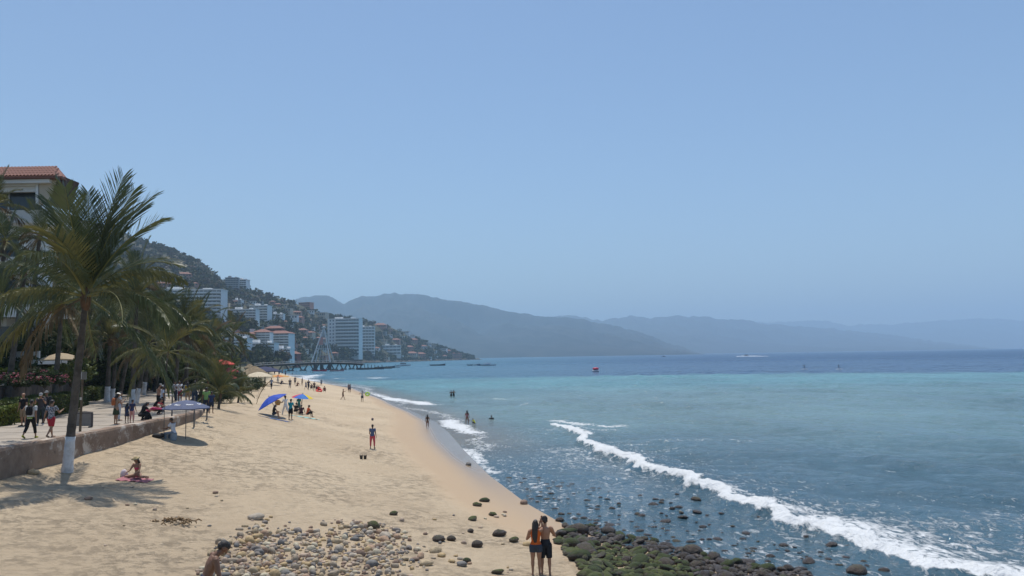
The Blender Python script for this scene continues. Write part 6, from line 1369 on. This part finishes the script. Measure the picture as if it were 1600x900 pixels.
for px, py, Lb, hm, lb, kw in [(604, 575, 12, dkb, 'long dark moored boat right of the dock', {}), (615, 574.5, 10, whb, 'pale open boat beside the long dark one', {}), (630, 572, 13, whb, 'white cabin cruiser right of the dock', dict(cabin=whb)), (684, 571.3, 13, dkb, 'lone dark panga between the cruiser and the far cluster', {}), (740, 571, 10, dkb, 'leftmost boat of the far cluster off the point', {}),
        (748, 571, 10, whb, 'second boat of the far cluster off the point', dict(canopy=bub)), (756, 571, 10, bub, 'third boat of the far cluster off the point', {}), (763, 571.6, 12, whb, 'red and white boat at the right of the far cluster', dict(canopy=rdb)), (500, 580, 8, rdb, 'red and white kayak boat under the pier pylon', {}), (527, 580, 8, pm(.6, .3, .3), 'pale pink kayak boat under the pier end', {}),
        (1037, 557.5, 9, dkb, 'tiny dark motorboat far out in the bay', dict(cabin=dkb)), (1262, 551.5, 14, whb, 'tiny white boat near the horizon at right', dict(cabin=whb)), (570, 577.5, 10, dkb, 'dark boat tied below the pier end', {}), (588, 577, 10, dkb, 'dark boat tied at the dock tip', {})]:
    p = onz(px, py, 0); boat(p, Lb, hm, lb, random.uniform(-.2, .2), **kw)
p = onz(931, 581, 0); t = thing('inflatable_boat', 'red topped inflatable tube boat floating alone mid bay', 'boat', (p.x, p.y, 0)); ob('tube_hull', MB().capsule((-1.0, 0, .35), (1.0, 0, .35), .48, .48, 10, 3).capsule((-.9, .9, .35), (.9, .9, .35), .46, .46, 10, 3).mesh('tube_hull', True), pm(.70, .62, .64, .4), t); ob('canopy', MB().ellipsoid((0, .4, 1.25), (1.35, .8, .55), 14, 8).mesh('canopy', True), rdb, t)
for a in (-.8, .8): ob('canopy_post', MB().tube([(a, .4, .3), (a * .9, .4, 1.3)], .05, 5), steel, t)
# speedboat with wake
foamm = mat('wake_foam', (.82, .84, .85), .9, (.7, .74, .78), .6)
p = onz(1166, 557.3, 0); sp = boat(p, 13, dkb, 'speedboat throwing a long white wake far out', math.pi, cabin=dkb)
mb = MB()
for i in range(26):
    u = i / 25; mb.ellipsoid((p.x - 14 + 46 * u, p.y - 3 + random.uniform(-2, 2), .1), (3.2, 1.6, (1.1 + .6 * random.random()) * math.exp(-((u - .3) / .5) ** 2)), 7, 4)
o = ob('boat_wake', mb, foamm); struct(o, 'stuff')
for px, py, hw in ((575, 565.6, 40), (590, 565.3, 30), (662, 563.6, 12), (677, 563.2, 16)):
    a = onz(px, py, 0); mb = MB()
    for i in range(14): mb.ellipsoid((a.x + random.uniform(-.5, .5) * hw, a.y + random.uniform(-12, 12), .2), (random.uniform(2, 6), 2.5, random.uniform(.4, 1.5)), 7, 4)
    o = ob('shore_break_foam', mb, foamm); struct(o, 'stuff')
for px, py, lb in ((1257, 577, 'left one of two paddleboarders standing far out'), (1311, 577, 'right one of two paddleboarders standing far out')):
    p = onz(px, py, 0); person(lb, p + Vector((0, 0, .12)), 80, 1.78, 'reach', ('shirt', BLK), ('shorts', BLK), 1, 'short', group='paddleboarders', vox=.035)
    bt = thing('paddleboard', 'pale board under the %s paddleboarder' % lb.split()[0], 'paddleboard', (p.x, p.y, .05)); ob('board', MB().ellipsoid((0, 0, .03), (1.7, .42, .09), 14, 6).mesh('board', True), whb, bt); ob('fin', MB().box((-1.4, 0, -.1), (.2, .03, .2)), dkb, bt)
    pd_ = thing('paddle', 'paddle dipped by the %s paddleboarder' % lb.split()[0], 'paddle', (p.x + .55, p.y - .2, 0)); ob('shaft', MB().tube([(0, 0, -.2), (-.1, .1, 1.6)], .025, 5), dkb, pd_); ob('blade', MB().box((.01, 0, -.05), (.05, .18, .4)), dkb, pd_)
for i in range(14):
    s = .06 + .9 * i / 13; c = deckpt(s) + org
    person('tiny figure leaning on the pier railing', c + Vector((random.uniform(-1, 1), -1.2, .42)), random.uniform(-180, 180), 1.7, 'stand', ('shirt', random.choice([WHT, BLK, RED, NAVY, GRY])), ('shorts', BLK), 1, 'short', group='people on the pier', vox=.07)

fuse_all()
